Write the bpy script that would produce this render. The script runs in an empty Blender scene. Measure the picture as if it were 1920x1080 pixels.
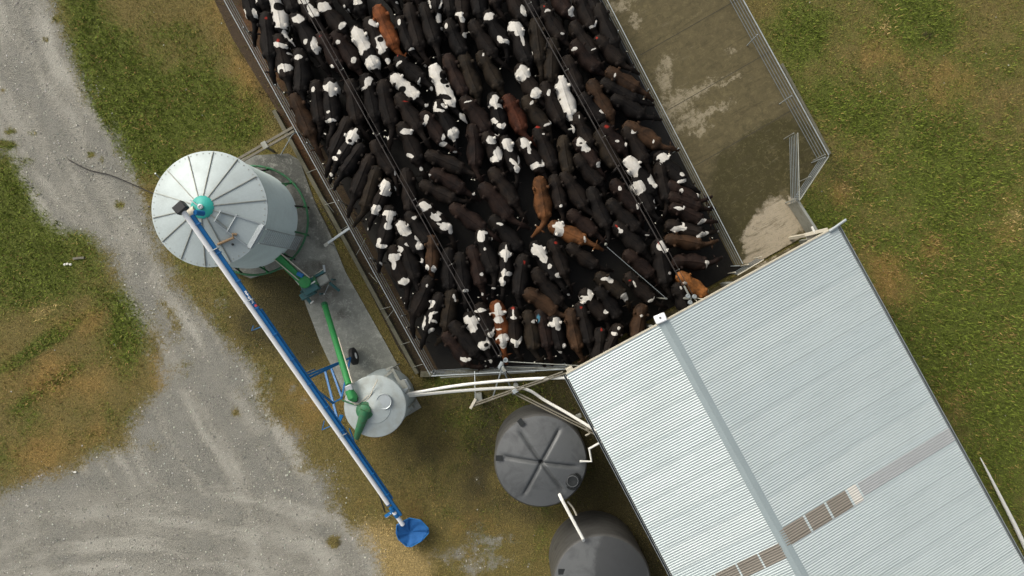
import bpy, bmesh, math, random
import numpy as np
from mathutils import Vector, Matrix, Euler
random.seed(7); rng = np.random.default_rng(7)
PI = math.pi
scene = bpy.context.scene
col = scene.collection
H = 30.0; F = 1400.0            # drone height over the yard, focal length in picture widths
def P(px, py, z=0.0):
    s = F / (H - z)
    return Vector(((px - 960) / s, (540 - py) / s, z))
# ------------------------------------------------------------------ camera, light
cd = bpy.data.cameras.new('camera'); cam = bpy.data.objects.new('camera', cd); col.objects.link(cam)
cam.location = (0, 0, H); cd.sensor_width = 36; cd.lens = F / 1920 * 36; cd.sensor_fit = 'HORIZONTAL'
cd.clip_end = 2000; scene.camera = cam
w = bpy.data.worlds.new('World'); scene.world = w; w.use_nodes = True
nt = w.node_tree; bg = nt.nodes['Background']
sky = nt.nodes.new('ShaderNodeTexSky'); sky.sky_type = 'NISHITA'; sky.sun_disc = False
SUN_EL = math.radians(36); SUN_AZ = math.radians(-48)     # azimuth from +Y towards +X
sky.sun_elevation = SUN_EL; sky.sun_rotation = SUN_AZ
sky.air_density = 1.0; sky.dust_density = 6.0; sky.ozone_density = 1.0
hs = nt.nodes.new('ShaderNodeHueSaturation'); hs.inputs['Saturation'].default_value = .38; nt.links.new(sky.outputs[0], hs.inputs['Color']); nt.links.new(hs.outputs[0], bg.inputs[0]); bg.inputs[1].default_value = 0.15
sd = bpy.data.lights.new('sun', 'SUN'); sd.energy = 1.0; sd.angle = math.radians(34); sd.color = (1, .94, .84)
so = bpy.data.objects.new('sun', sd); col.objects.link(so)
d = Vector((math.sin(SUN_AZ) * math.cos(SUN_EL), math.cos(SUN_AZ) * math.cos(SUN_EL), math.sin(SUN_EL)))
so.rotation_euler = d.to_track_quat('Z', 'Y').to_euler(); so.location = (0, 20, 40)
scene.view_settings.view_transform = 'Standard'; scene.view_settings.look = 'None'
scene.view_settings.exposure = 0.27; scene.view_settings.gamma = 1.0
# ------------------------------------------------------------------ nodes
class NT:
    def __init__(s, name):
        s.m = bpy.data.materials.new(name); s.m.use_nodes = True; s.t = s.m.node_tree
        s.b = s.t.nodes['Principled BSDF']
    def n(s, ty, **k):
        nd = s.t.nodes.new('ShaderNode' + ty)
        for a, v in k.items(): setattr(nd, a, v)
        return nd
    def l(s, a, b): s.t.links.new(a, b)
    def set(s, sock, v):
        if hasattr(v, 'links') or hasattr(v, 'is_linked'): s.l(v, sock)
        else: sock.default_value = v
    def math(s, op, a, b=None, clamp=False):
        nd = s.n('Math', operation=op, use_clamp=clamp); s.set(nd.inputs[0], a)
        if b is not None: s.set(nd.inputs[1], b)
        return nd.outputs[0]
    def vmath(s, op, a, b=None, sc=None):
        nd = s.n('VectorMath', operation=op); s.set(nd.inputs[0], a)
        if b is not None: s.set(nd.inputs[1], b)
        if sc is not None: nd.inputs['Scale'].default_value = sc
        return nd.outputs['Value'] if op == 'LENGTH' else nd.outputs[0]
    def mix(s, f, a, b, bt='MIX'):
        nd = s.n('Mix', data_type='RGBA', blend_type=bt); s.set(nd.inputs[0], f)
        s.set(nd.inputs[6], a if not isinstance(a, tuple) else (*a[:3], 1)); s.set(nd.inputs[7], b if not isinstance(b, tuple) else (*b[:3], 1))
        return nd.outputs[2]
    def noise(s, vec, scale, detail=3, rough=.55, outc=False, dist=0):
        nd = s.n('TexNoise'); nd.inputs['Scale'].default_value = scale; nd.inputs['Detail'].default_value = detail
        nd.inputs['Roughness'].default_value = rough; nd.inputs['Distortion'].default_value = dist
        if vec is not None: s.l(vec, nd.inputs['Vector'])
        return nd.outputs['Color' if outc else 'Fac']
    def ramp(s, v, lo, hi, a=0., b=1., smooth=False):
        nd = s.n('MapRange'); nd.interpolation_type = 'SMOOTHSTEP' if smooth else 'LINEAR'
        s.set(nd.inputs[0], v); nd.inputs[1].default_value = lo; nd.inputs[2].default_value = hi
        nd.inputs[3].default_value = a; nd.inputs[4].default_value = b
        return nd.outputs[0]
    def obj(s): return s.n('TexCoord').outputs['Object']
    def pos(s): return s.n('NewGeometry').outputs['Position']
    def attr(s, name, out='Color'): return s.n('Attribute', attribute_name=name).outputs[out]
    def sep(s, c): return s.n('SeparateColor') if c is None else s._sep(c)
    def _sep(s, c):
        nd = s.n('SeparateColor'); s.l(c, nd.inputs[0]); return nd.outputs
    def bump(s, h, strength=.3, dist=.02):
        nd = s.n('Bump'); nd.inputs['Strength'].default_value = strength; nd.inputs['Distance'].default_value = dist
        s.l(h, nd.inputs['Height']); s.l(nd.outputs[0], s.b.inputs['Normal'])
    def ellipses(s, vec, L):
        """smallest normalised distance to a list of (x,y,a,b,rot)"""
        out = None
        for (x, y, a, b, r) in L:
            mp = s.n('Mapping', vector_type='TEXTURE'); s.l(vec, mp.inputs[0])
            mp.inputs['Location'].default_value = (x, y, 0); mp.inputs['Rotation'].default_value = (0, 0, r)
            mp.inputs['Scale'].default_value = (a, b, 1000)
            ln = s.vmath('LENGTH', mp.outputs[0])
            out = ln if out is None else s.math('MINIMUM', out, ln)
        return out
    def fin(s, c=None, rough=.6, metal=0, spec=None):
        if c is not None: s.set(s.b.inputs['Base Color'], (*c, 1) if isinstance(c, tuple) and len(c) == 3 else c)
        s.set(s.b.inputs['Roughness'], rough); s.set(s.b.inputs['Metallic'], metal)
        if spec is not None: s.b.inputs['Specular IOR Level'].default_value = spec
        return s.m
def paint(name, c, rough=.5, metal=0., wear=.35, wc=None, scale=3.0):
    n = NT(name); o = n.pos()
    f = n.ramp(n.noise(o, scale, 5, .65), .45, .72, 0, wear)
    wc = wc or tuple(x * .45 + .02 for x in c)
    c1 = n.mix(f, c, wc)
    f2 = n.noise(o, scale * 14, 2)
    c1 = n.mix(n.ramp(f2, .3, .7, 0, .25), c1, tuple(x * .7 for x in c))
    n.bump(f2, .15, .004)
    return n.fin(c1, n.ramp(f, 0, 1, rough, min(1, rough + .25)), metal)
M = {}
M['galv'] = paint('galvanised_steel', (.40, .44, .44), .42, .35, .4, (.22, .23, .21))
M['silowall'] = paint('silo_wall_zinc', (.52, .60, .56), .55, .15, .4, (.38, .43, .40), 1.2)
M['binzinc'] = paint('dusty_bin_zinc', (.38, .425, .41), .6, .15, .6, (.27, .27, .22), 2.5)
M['rail'] = paint('rail_steel', (.16, .18, .18), .5, .3, .5, (.12, .12, .11))
M['galv_dull'] = paint('weathered_galvanised', (.30, .31, .27), .55, .3, .6, (.14, .12, .07))
M['dark_pipe'] = paint('rusty_dark_pipe', (.028, .024, .021), .75, .0, .5, (.04, .025, .015))
M['zinc'] = paint('silo_zinc', (.40, .455, .445), .55, .2, .4, (.29, .32, .30), 1.2)
M['teal'] = paint('teal_paint', (.02, .36, .30), .5, 0, .4, (.03, .18, .14))
M['green'] = paint('green_paint', (.02, .24, .055), .5, 0, .45, (.05, .12, .05))
M['darkgreen'] = paint('dirty_green_paint', (.025, .15, .06), .6, 0, .8, (.07, .07, .035), 6)
M['tealmachine'] = paint('worn_teal_machine', (.03, .12, .12), .5, .1, .7, (.10, .11, .10), 8)
M['blue'] = paint('blue_paint', (.003, .135, .36), .42, 0, .3, (.01, .085, .21))
M['bluecloth'] = paint('blue_canvas', (.003, .085, .27), .8, 0, .4, (.006, .05, .15), 6)
M['whitepipe'] = paint('white_pipe', (.78, .77, .70), .4, 0, .4, (.55, .52, .42), 4)
M['whitetube'] = paint('white_painted_tube', (.90, .90, .88), .5, 0, .1, (.7, .68, .62), 2)
M['rubber'] = paint('black_rubber', (.012, .012, .012), .7, 0, .4, (.03, .028, .022), 10)
M['black'] = paint('black_plastic', (.012, .014, .013), .5, 0, .3, (.03, .03, .028), 8)
M['timber'] = paint('weathered_timber', (.17, .155, .115), .85, 0, .6, (.08, .07, .045), 5)
M['kerb'] = paint('mossy_concrete', (.125, .118, .08), .9, 0, .7, (.05, .052, .025), 3)
M['cream'] = paint('cream_board', (.55, .51, .40), .6, 0, .4, (.35, .3, .2), 5)
M['redpaint'] = paint('red_paint', (.45, .03, .05), .5)
M['rope'] = paint('tan_rope', (.30, .20, .11), .9, 0, .4, None, 20)
M['tag'] = paint('ear_tag_plastic', (.55, .53, .42), .6, 0, .2, None, 20)
M['shedwall'] = paint('shed_wall', (.16, .15, .13), .7, .1, .5, (.09, .07, .05), 2)
# ------------------------------------------------------------------ mesh builder
class MB:
    def __init__(s): s.v = []; s.f = []
    def add(s, v, f):
        o = len(s.v); s.v += [tuple(x) for x in v]; s.f += [tuple(i + o for i in q) for q in f]; return s
    def box(s, c, size, rz=0., M4=None):
        x, y, z = [q / 2 for q in size]; R = M4 or Matrix.Rotation(rz, 3, 'Z'); c = Vector(c)
        vs = [c + R @ Vector((i * x, j * y, k * z)) for i in (-1, 1) for j in (-1, 1) for k in (-1, 1)]
        return s.add(vs, [(0, 1, 3, 2), (4, 6, 7, 5), (0, 4, 5, 1), (2, 3, 7, 6), (0, 2, 6, 4), (1, 5, 7, 3)])
    def beam(s, a, b, wd, ht, over=0):
        a = Vector(a); b = Vector(b); dd = (b - a); L = dd.length + 2 * over; q = dd.to_track_quat('X', 'Z').to_matrix()
        return s.box((a + b) / 2, (L, wd, ht), M4=q)
    def tube(s, pts, r, n=10, cap=True):
        pts = [Vector(p) for p in pts]; rr = r if isinstance(r, (list, tuple)) else [r] * len(pts)
        o = len(s.v); u = None
        for i, p in enumerate(pts):
            t = (pts[min(i + 1, len(pts) - 1)] - pts[max(i - 1, 0)]).normalized()
            if u is None: u = t.orthogonal().normalized()
            u = (u - t * u.dot(t)).normalized(); v = t.cross(u)
            for k in range(n):
                a = 2 * PI * k / n; s.v.append(tuple(p + (u * math.cos(a) + v * math.sin(a)) * rr[i]))
        for i in range(len(pts) - 1):
            for k in range(n):
                a = o + i * n + k; b = o + i * n + (k + 1) % n; s.f.append((a, b, b + n, a + n))
        if cap:
            s.f.append(tuple(o + k for k in range(n))[::-1]); s.f.append(tuple(o + (len(pts) - 1) * n + k for k in range(n)))
        return s
    def lathe(s, c, prof, n=48, cap=True, M4=None):
        c = Vector(c); o = len(s.v); R = M4 or Matrix.Identity(3)
        for (r, z) in prof:
            for k in range(n):
                a = 2 * PI * k / n; s.v.append(tuple(c + R @ Vector((r * math.cos(a), r * math.sin(a), z))))
        for i in range(len(prof) - 1):
            for k in range(n):
                a = o + i * n + k; b = o + i * n + (k + 1) % n; s.f.append((a, b, b + n, a + n))
        if cap:
            s.f.append(tuple(o + k for k in range(n))[::-1]); s.f.append(tuple(o + (len(prof) - 1) * n + k for k in range(n)))
        return s
    def prism(s, poly, z0, z1):
        n = len(poly); v = [(p[0], p[1], z0) for p in poly] + [(p[0], p[1], z1) for p in poly]
        A = sum(poly[i][0] * poly[(i + 1) % n][1] - poly[(i + 1) % n][0] * poly[i][1] for i in range(n))
        if A < 0: v = v[:n][::-1] + v[n:][::-1]
        return s.add(v, [tuple(range(n))[::-1], tuple(range(n, 2 * n))] + [(i, (i + 1) % n, n + (i + 1) % n, n + i) for i in range(n)])
    def build(s, name, mat, parent=None, smooth=True, ang=35, bevel=0):
        me = bpy.data.meshes.new(name); me.from_pydata(s.v, [], s.f); me.update()
        if smooth:
            me.shade_smooth(); me.set_sharp_from_angle(angle=math.radians(ang))
        me.materials.append(mat); o = bpy.data.objects.new(name, me); col.objects.link(o)
        if bevel:
            b = o.modifiers.new('bevel', 'BEVEL'); b.width = bevel; b.segments = 2; b.limit_method = 'ANGLE'
        if parent: o.parent = parent; o.matrix_parent_inverse = Matrix.Translation(-parent.location)
        return o
def tag(o, label=None, cat=None, group=None, kind=None):
    for k, v in (('label', label), ('category', cat), ('group', group), ('kind', kind)):
        if v: o[k] = v
    return o
def thing(name, loc, label, cat, group=None):
    o = bpy.data.objects.new(name, None); o.location = loc; o.empty_display_size = .2; col.objects.link(o)
    return tag(o, label, cat, group)
# ------------------------------------------------------------------ 2-D fields (numpy), in ground-pixel space
def sdist(px, py, poly):
    """signed distance (px), positive inside"""
    poly = np.array(poly, float); n = len(poly); best = np.full(px.shape, 1e9); ins = np.zeros(px.shape, bool)
    for i in range(n):
        x0, y0 = poly[i]; x1, y1 = poly[(i + 1) % n]; dx, dy = x1 - x0, y1 - y0
        t = np.clip(((px - x0) * dx + (py - y0) * dy) / (dx * dx + dy * dy + 1e-9), 0, 1)
        best = np.minimum(best, np.hypot(px - x0 - t * dx, py - y0 - t * dy))
        c = ((y0 > py) != (y1 > py)) & (px < (x1 - x0) * (py - y0) / (y1 - y0 + 1e-12) + x0); ins ^= c
    return np.where(ins, best, -best)
def vnoise(x, y, sc, seed=0, octs=3):
    out = np.zeros(x.shape); amp = 1; tot = 0
    for o in range(octs):
        X = x / sc; Y = y / sc; xi = np.floor(X).astype(np.int64); yi = np.floor(Y).astype(np.int64); fx = X - xi; fy = Y - yi
        fx = fx * fx * (3 - 2 * fx); fy = fy * fy * (3 - 2 * fy)
        def h(a, b):
            k = (a * 374761393 + b * 668265263 + (seed + o * 17) * 2147483647) & 0xffffffff
            k = ((k ^ (k >> 13)) * 1274126177) & 0xffffffff; return ((k ^ (k >> 16)) & 0xffff) / 65535.
        v = (h(xi, yi) * (1 - fx) + h(xi + 1, yi) * fx) * (1 - fy) + (h(xi, yi + 1) * (1 - fx) + h(xi + 1, yi + 1) * fx) * fy
        out += v * amp; tot += amp; amp *= .55; sc *= .5
    return out / tot
ROAD = [(-900,-900),(-60,-900),(70,-200),(95,0),(130,90),(165,180),(215,265),(262,350),(285,420),(310,500),(350,560),(400,600),(430,640),(470,690),(500,740),(560,800),(600,850),(640,905),(665,960),(690,1010),(715,1080),(760,1300),(760,1900),(-900,1900)]
VERGE = [(-900,300),(-60,280),(20,285),(60,370),(75,405),(130,440),(205,482),(225,540),(270,600),(280,660),(300,720),(255,790),(235,835),(140,872),(60,902),(0,930),(-900,1050)]
def blobs(px, py, L):
    o = np.zeros(px.shape)
    for (x, y, a, b, r, k) in L:
        c, s_ = math.cos(math.radians(r)), math.sin(math.radians(r)); dx = px - x; dy = py - y
        o += k * np.exp(-(((dx * c + dy * s_) / a) ** 2 + ((-dx * s_ + dy * c) / b) ** 2))
    return o
GREEN = [(170,60,40,150,-20,.9),(240,180,70,120,-30,.8),(380,190,110,80,20,.7),(290,290,60,50,0,.6),(440,240,60,40,0,.5),
 (40,420,110,150,0,1.0),(90,500,80,60,0,.5),(100,630,90,12,-33,1.),(60,660,70,8,-30,.8),(90,725,75,11,-35,1.1),(235,640,40,75,15,.8),(230,560,30,40,0,.5),(300,600,1,1,0,0),
 (1000,730,60,28,0,.9),(830,720,50,22,0,.8),(900,780,60,40,0,.4),(900,830,40,60,0,.25),(1180,860,90,30,60,.25),(1010,940,60,20,0,.3),
 (1500,60,60,90,0,.7),(1720,40,70,60,30,.8),(1640,200,90,60,0,.4),(1800,560,150,90,40,.6),(1760,300,120,110,0,.5),(1560,420,60,50,0,.45),(1880,500,100,200,0,.5),(1860,700,120,90,0,.7),(1720,640,60,80,20,.6),(1900,900,70,120,0,.5),(1580,200,60,40,0,.5)]
TAN = [(300,30,60,30,0,.5),(440,70,60,90,-20,.8),(500,190,40,70,-25,.6),(200,40,8,160,-22,.4),(160,700,170,90,0,.5),(150,600,60,30,0,.6),(60,720,80,40,0,.5),(100,840,150,60,-10,.6),
 (300,690,40,60,0,.5),(700,800,120,90,0,.4),(560,760,60,60,0,.6),(850,950,180,110,0,.45),(740,640,1,1,0,0),(1650,110,60,60,0,.6),(1800,160,90,90,0,.5),(1620,300,40,40,0,.4),(1580,360,40,25,0,.7),(1750,460,60,40,20,.5),(1640,500,80,60,0,.7),(1900,420,50,80,0,.5),(1690,560,90,50,0,.4),(1780,750,60,60,0,.4),(1900,620,50,50,0,.3),(480,600,40,60,0,.3),(1110,1000,60,60,0,.2)]
STRAW = [(745,1045,55,40,20,1.2),(700,1000,40,30,0,.7),(770,1090,50,30,0,.7),(640,700,1,1,0,0),(1660,50,16,30,0,.5),(1905,410,25,20,0,.5),(75,585,45,14,-20,.5),(1580,355,30,14,0,.4),(1880,1000,30,30,0,.1)]
DARK = [(480,600,60,60,0,.9),(560,560,60,70,0,1.0),(570,650,50,50,0,.9),(800,830,160,110,0,.35),(900,960,160,100,0,.3),(480,525,70,16,10,.5),(830,740,120,30,0,.4),(1140,830,60,170,-30,1.4),(1095,745,100,40,0,1.8),(1180,980,60,150,-25,1.3),(1110,800,60,70,0,1.2),(900,860,30,120,10,.3),(925,800,30,90,15,.5),(1000,960,80,25,20,.5),(1100,950,40,30,0,.7),(790,850,40,30,0,.3),(490,170,14,170,-27,.6),(1570,320,20,60,-30,.5),(1640,560,14,160,-28,.6),(1740,66,10,8,0,1.5),(1860,160,30,14,0,.3),(640,1020,10,10,0,1.0),(1780,850,14,200,-28,.5),(1850,293,8,5,0,.8),(860,300,1,1,0,0),(970,720,60,10,0,.2)]  # dark moss and soil, plus the shed's shade painted along its left side
GRAV = [(940,960,40,40,0,.14),(880,890,50,25,0,.1),(960,1040,60,40,0,.2),(560,720,60,60,0,.2),(470,760,60,50,0,.2),(880,1040,60,50,0,.4),(390,560,40,40,0,.3),(0,200,60,60,0,0)]
WEED = [(10,270,30,10,0,.9),(5,170,10,10,0,.8),(18,248,20,8,0,.7),(60,250,12,8,0,.5),(60,300,20,12,0,.5),(170,290,8,7,0,.9),(190,300,8,8,0,.6),(85,74,8,6,0,.7),(52,28,9,6,0,.6),(105,35,8,6,0,.5),(225,385,13,10,0,.8),(150,300,10,10,0,.4),(320,590,14,60,-30,.5),(300,640,40,50,0,.45),(340,690,30,40,0,.3),(400,540,40,30,-30,.5),(420,600,30,60,-30,.4),(510,760,50,70,-30,.5),(580,860,50,60,-30,.45),(640,960,40,60,-20,.5),(440,775,10,10,0,.7),(250,250,10,60,-25,.4),(185,200,14,80,-25,.35),(290,840,60,20,0,.4),(160,455,60,30,20,.5),(625,1018,12,12,0,1.1)]
TRK = [([(30,-160),(70,0),(100,120),(150,260),(215,400),(300,530),(390,670),(480,800),(560,930),(620,1090),(640,1300)], 15, .9), ([(-60,-160),(-20,0),(20,130),(70,250),(140,390),(230,540),(310,660),(390,780),(450,900),(490,1090)], 13, .7)]
def tracks(px, py):
    o = np.zeros(px.shape); wob = (vnoise(px, py, 90, 41, 2) - .5) * 26
    for (L, wd, k) in TRK:
        L = np.array(L, float); best = np.full(px.shape, 1e9)
        for i in range(len(L) - 1):
            x0, y0 = L[i]; x1, y1 = L[i + 1]; dx, dy = x1 - x0, y1 - y0; t = np.clip(((px - x0) * dx + (py - y0) * dy) / (dx * dx + dy * dy), 0, 1)
            best = np.minimum(best, np.hypot(px - x0 - t * dx, py - y0 - t * dy))
        o += k * np.exp(-((best + wob * .5) / wd) ** 2)
    r = np.hypot((px - 250) * .82, py - 1560) + wob
    for (rr, wd, k) in ((640,14,.5),(600,20,1.),(560,9,.5),(535,14,.9),(500,8,.5),(475,20,1.),(445,8,.4)): o += k * np.exp(-((r - rr) / wd) ** 2) * np.clip((py - 860) / 80, 0, 1) * np.clip((760 - px) / 160, 0, 1)
    th = np.arctan2(py - 1560, (px - 250) * .82) * 560
    arc = np.clip((py - 880 + wob * 2) / 70, 0, 1) * np.clip((740 - px) / 160, 0, 1)
    rx = px * .86 - py * .50 + wob; ry = px * .5 + py * .86
    s = vnoise(rx, ry * .09, 16, 61, 3) * (1 - arc) + vnoise(r, th * .09, 17, 63, 3) * arc
    return np.clip(o * np.clip(vnoise(px, py, 55, 55, 3) * 2.0 - .5, 0, 1.1) * .7 + np.clip((s - .5) * 3.2, 0, .9), 0, 1)
def fields(px, py):
    n1 = vnoise(px, py, 60, 1, 4) - .5; n2 = vnoise(px, py, 22, 5, 3) - .5
    road = np.minimum(sdist(px, py, ROAD), -sdist(px, py, VERGE))
    g = .5 + (road + n1 * 30 + n2 * 26) / 60.
    g = np.clip(g, 0, 1)
    wd = blobs(px, py, WEED) + n2 * .7
    g = np.clip(g - np.clip(wd - .18, 0, 1) * 1.4, 0, 1)
    gr = blobs(px, py, GRAV); g = np.maximum(g, np.clip((gr + n2 * .9 - .15) * 1.6, 0, .75) * (gr > .05))
    far = np.clip((np.maximum(np.abs(px - 960) - 1000, np.abs(py - 540) - 600)) / 400, 0, 1)
    G = np.clip(blobs(px, py, GREEN) * 1.15 + n1 * 1.0 + n2 * .5 + far * .2 + .10 + np.clip((px - 1450) / 300, 0, .17) - .1 * ((px > 430) & (px < 900) & (py > 480)), 0, 1)
    T = np.clip(blobs(px, py, TAN) + (vnoise(px, py, 45, 9, 4) - .5) * 1.1, 0, 1)
    S = np.clip(blobs(px, py, STRAW) + n2 * .4 * (blobs(px, py, STRAW) > .1), 0, 1)
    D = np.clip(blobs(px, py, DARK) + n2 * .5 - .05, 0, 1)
    return g, G, T, S, D
# ------------------------------------------------------------------ ground
def ground_mat():
    n = NT('ground_cover'); p = n.pos()
    m1 = n._sep(n.attr('mask')); m2 = n._sep(n.attr('mask2'))
    warp = n.vmath('SCALE', n.vmath('SUBTRACT', n.noise(p, 5, 4, .6, True), (.5, .5, .5)), sc=.5)
    nz = n.noise(p, 7, 7, .75); nf = n.noise(p, 42, 5, .75); nl = n.noise(p, 1.1, 4, .6)
    # grass / moss / dry litter
    g = n.mix(n.ramp(n.math('ADD', m1[1], n.math('MULTIPLY', n.math('SUBTRACT', nz, .5), 1.3)), .12, .72), (.175, .140, .044), (.105, .140, .018))
    g = n.mix(n.ramp(n.math('ADD', m1[2], n.math('MULTIPLY', n.math('SUBTRACT', nf, .5), 1.3)), .35, .95, 0, .7), g, (.38, .225, .065))
    g = n.mix(n.ramp(n.math('ADD', m2[0], n.math('MULTIPLY', n.math('SUBTRACT', nz, .5), 1.0)), .25, .8, 0, .9), g, (.42, .31, .13))
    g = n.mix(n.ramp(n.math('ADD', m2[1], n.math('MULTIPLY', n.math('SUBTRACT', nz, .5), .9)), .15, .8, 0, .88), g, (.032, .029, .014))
    cl = n.noise(p, 17, 4, .8, dist=.6); g = n.mix(n.ramp(cl, .47, .58, .0, .62), g, n.mix(1., g, (.34, .33, .30), 'MULTIPLY')); g = n.mix(n.ramp(cl, .45, .36, .0, .7), g, n.mix(1., g, (1.7, 1.6, 1.5), 'MULTIPLY')); g = n.mix(n.ramp(nf, .42, .68, .0, .6), g, (.050, .043, .016)); g = n.mix(n.ramp(n.noise(p, 90, 3, .8), .52, .7, 0, .6), g, (.34, .27, .11))
    # gravel: many stone tones
    vo = n.n('TexVoronoi'); vo.inputs['Scale'].default_value = 26; n.l(p, vo.inputs['Vector'])
    vc = n._sep(vo.outputs['Color'])
    s = n.mix(n.ramp(vc[0], 0, 1), (.185, .175, .138), (.40, .38, .30))
    s = n.mix(n.ramp(nl, .38, .62, 0, .65), s, (.40, .38, .31))
    s = n.mix(n.ramp(vo.outputs['Distance'], .0, .8, 0, .4), s, (.16, .155, .135))
    s = n.mix(n.ramp(nf, .35, .8, 0, .6), s, (.15, .15, .143))
    # compacted wheel tracks: paler lines in two directions
    wmp = n.n('Mapping'); n.l(n.vmath('ADD', p, warp), wmp.inputs[0]); wmp.inputs['Rotation'].default_value = (0, 0, math.radians(-28)); wmp.inputs['Scale'].default_value = (2.2, .35, 1)
    wv = n.n('TexWave', wave_type='BANDS', bands_direction='X'); mp = n.n('Mapping'); n.l(p, mp.inputs[0]); mp.inputs['Rotation'].default_value = (0, 0, math.radians(-28))
    n.l(mp.outputs[0], wv.inputs[0]); wv.inputs['Scale'].default_value = .22; wv.inputs['Distortion'].default_value = 5; wv.inputs['Detail'].default_value = 3; wv.inputs['Detail Scale'].default_value = .7
    s = n.mix(n.ramp(n.math('ADD', m2[2], n.math('MULTIPLY', n.math('SUBTRACT', nz, .5), .8)), .2, .95, 0, .5), s, (.48, .46, .39)); s = n.mix(n.ramp(m2[2], .25, .0, 0, .35), s, (.17, .17, .15))
    f = n.ramp(n.math('ADD', m1[0], n.math('ADD', n.math('MULTIPLY', n.math('SUBTRACT', nz, .5), 1.5), n.math('MULTIPLY', n.math('SUBTRACT', nf, .5), 1.4))), .30, .70)
    c = n.mix(f, g, s)
    n.bump(n.math('ADD', n.math('MULTIPLY', nf, .6), vo.outputs['Distance']), .9, .035)
    return n.fin(c, .95, 0, .25)
M['ground'] = ground_mat()
cx = np.concatenate([[-400, -160, -80, -50, -36, -29, -26], np.arange(-24, 24.01, .14), [26, 29, 36, 50, 80, 160, 400]])
cy = np.concatenate([[-400, -160, -80, -50, -30, -20, -17], np.arange(-15, 15.01, .14), [17, 20, 30, 50, 80, 160, 400]])
GX, GY = np.meshgrid(cx, cy); PXg = 960 + GX * F / H; PYg = 540 - GY * F / H
g, G_, T_, S_, D_ = fields(PXg, PYg)
GZ = (vnoise(GX, GY, 2.0, 3, 4) - .5) * .05 * (1 - g * .6) - .012
ny, nx = GX.shape
co = np.stack([GX, GY, GZ], -1).reshape(-1, 3)
ii = np.arange(ny * nx).reshape(ny, nx)
quads = np.stack([ii[:-1, :-1], ii[:-1, 1:], ii[1:, 1:], ii[1:, :-1]], -1).reshape(-1, 4)
gm = (g[:-1, :-1] + g[1:, 1:] + g[1:, :-1] + g[:-1, 1:]).reshape(-1) / 4
m1 = np.stack([g, G_, T_, np.ones_like(g)], -1).reshape(-1, 4).astype(np.float32)
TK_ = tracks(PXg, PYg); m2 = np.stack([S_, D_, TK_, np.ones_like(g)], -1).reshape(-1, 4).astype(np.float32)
def fastmesh(name, co, faces, mat, attrs={}, smooth=False):
    used = np.unique(faces); rem = np.full(len(co), -1, np.int64); rem[used] = np.arange(len(used))
    f = rem[faces]; c = co[used]; k = faces.shape[1]
    me = bpy.data.meshes.new(name); me.vertices.add(len(c)); me.vertices.foreach_set('co', c.astype(np.float32).ravel())
    me.loops.add(f.size); me.loops.foreach_set('vertex_index', f.astype(np.int32).ravel())
    me.polygons.add(len(f)); me.polygons.foreach_set('loop_start', np.arange(0, f.size, k, dtype=np.int32))
    me.polygons.foreach_set('loop_total', np.full(len(f), k, np.int32))
    for an, arr in attrs.items():
        a = me.attributes.new(an, 'FLOAT_COLOR', 'POINT'); a.data.foreach_set('color', arr[used].astype(np.float32).ravel())
    me.update(calc_edges=True); me.validate()
    if smooth: me.shade_smooth()
    me.materials.append(mat); o = bpy.data.objects.new(name, me); col.objects.link(o); return o
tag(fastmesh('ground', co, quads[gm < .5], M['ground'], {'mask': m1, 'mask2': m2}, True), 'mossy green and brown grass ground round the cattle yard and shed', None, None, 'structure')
tag(fastmesh('gravel_road', co, quads[gm >= .5], M['ground'], {'mask': m1, 'mask2': m2}, True), 'grey gravel farm track curving past the silo', None, None, 'structure')
# yard / lane outlines on the ground (pixels of points at z = 0)
YARD = [(452,-160),(462,0),(822,694),(1065,684),(1410,492),(1375,497),(1128,0),(1030,-190)]
LANE = [(1028,-190),(1128,0),(1375,497),(1405,500),(1527,432),(1492,378),(1556,286),(1376,-28),(1288,-190)]
PAD = [(430,310),(468,292),(540,288),(562,300),(588,372),(620,440),(648,510),(674,556),(726,648),(754,700),(790,764),(716,808),(660,770),(600,640),(574,572),(552,498),(470,522),(418,500),(400,400)]
def hole_mask(px, py):
    return np.maximum.reduce([sdist(px, py, p) for p in (YARD, LANE, PAD)])
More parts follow.
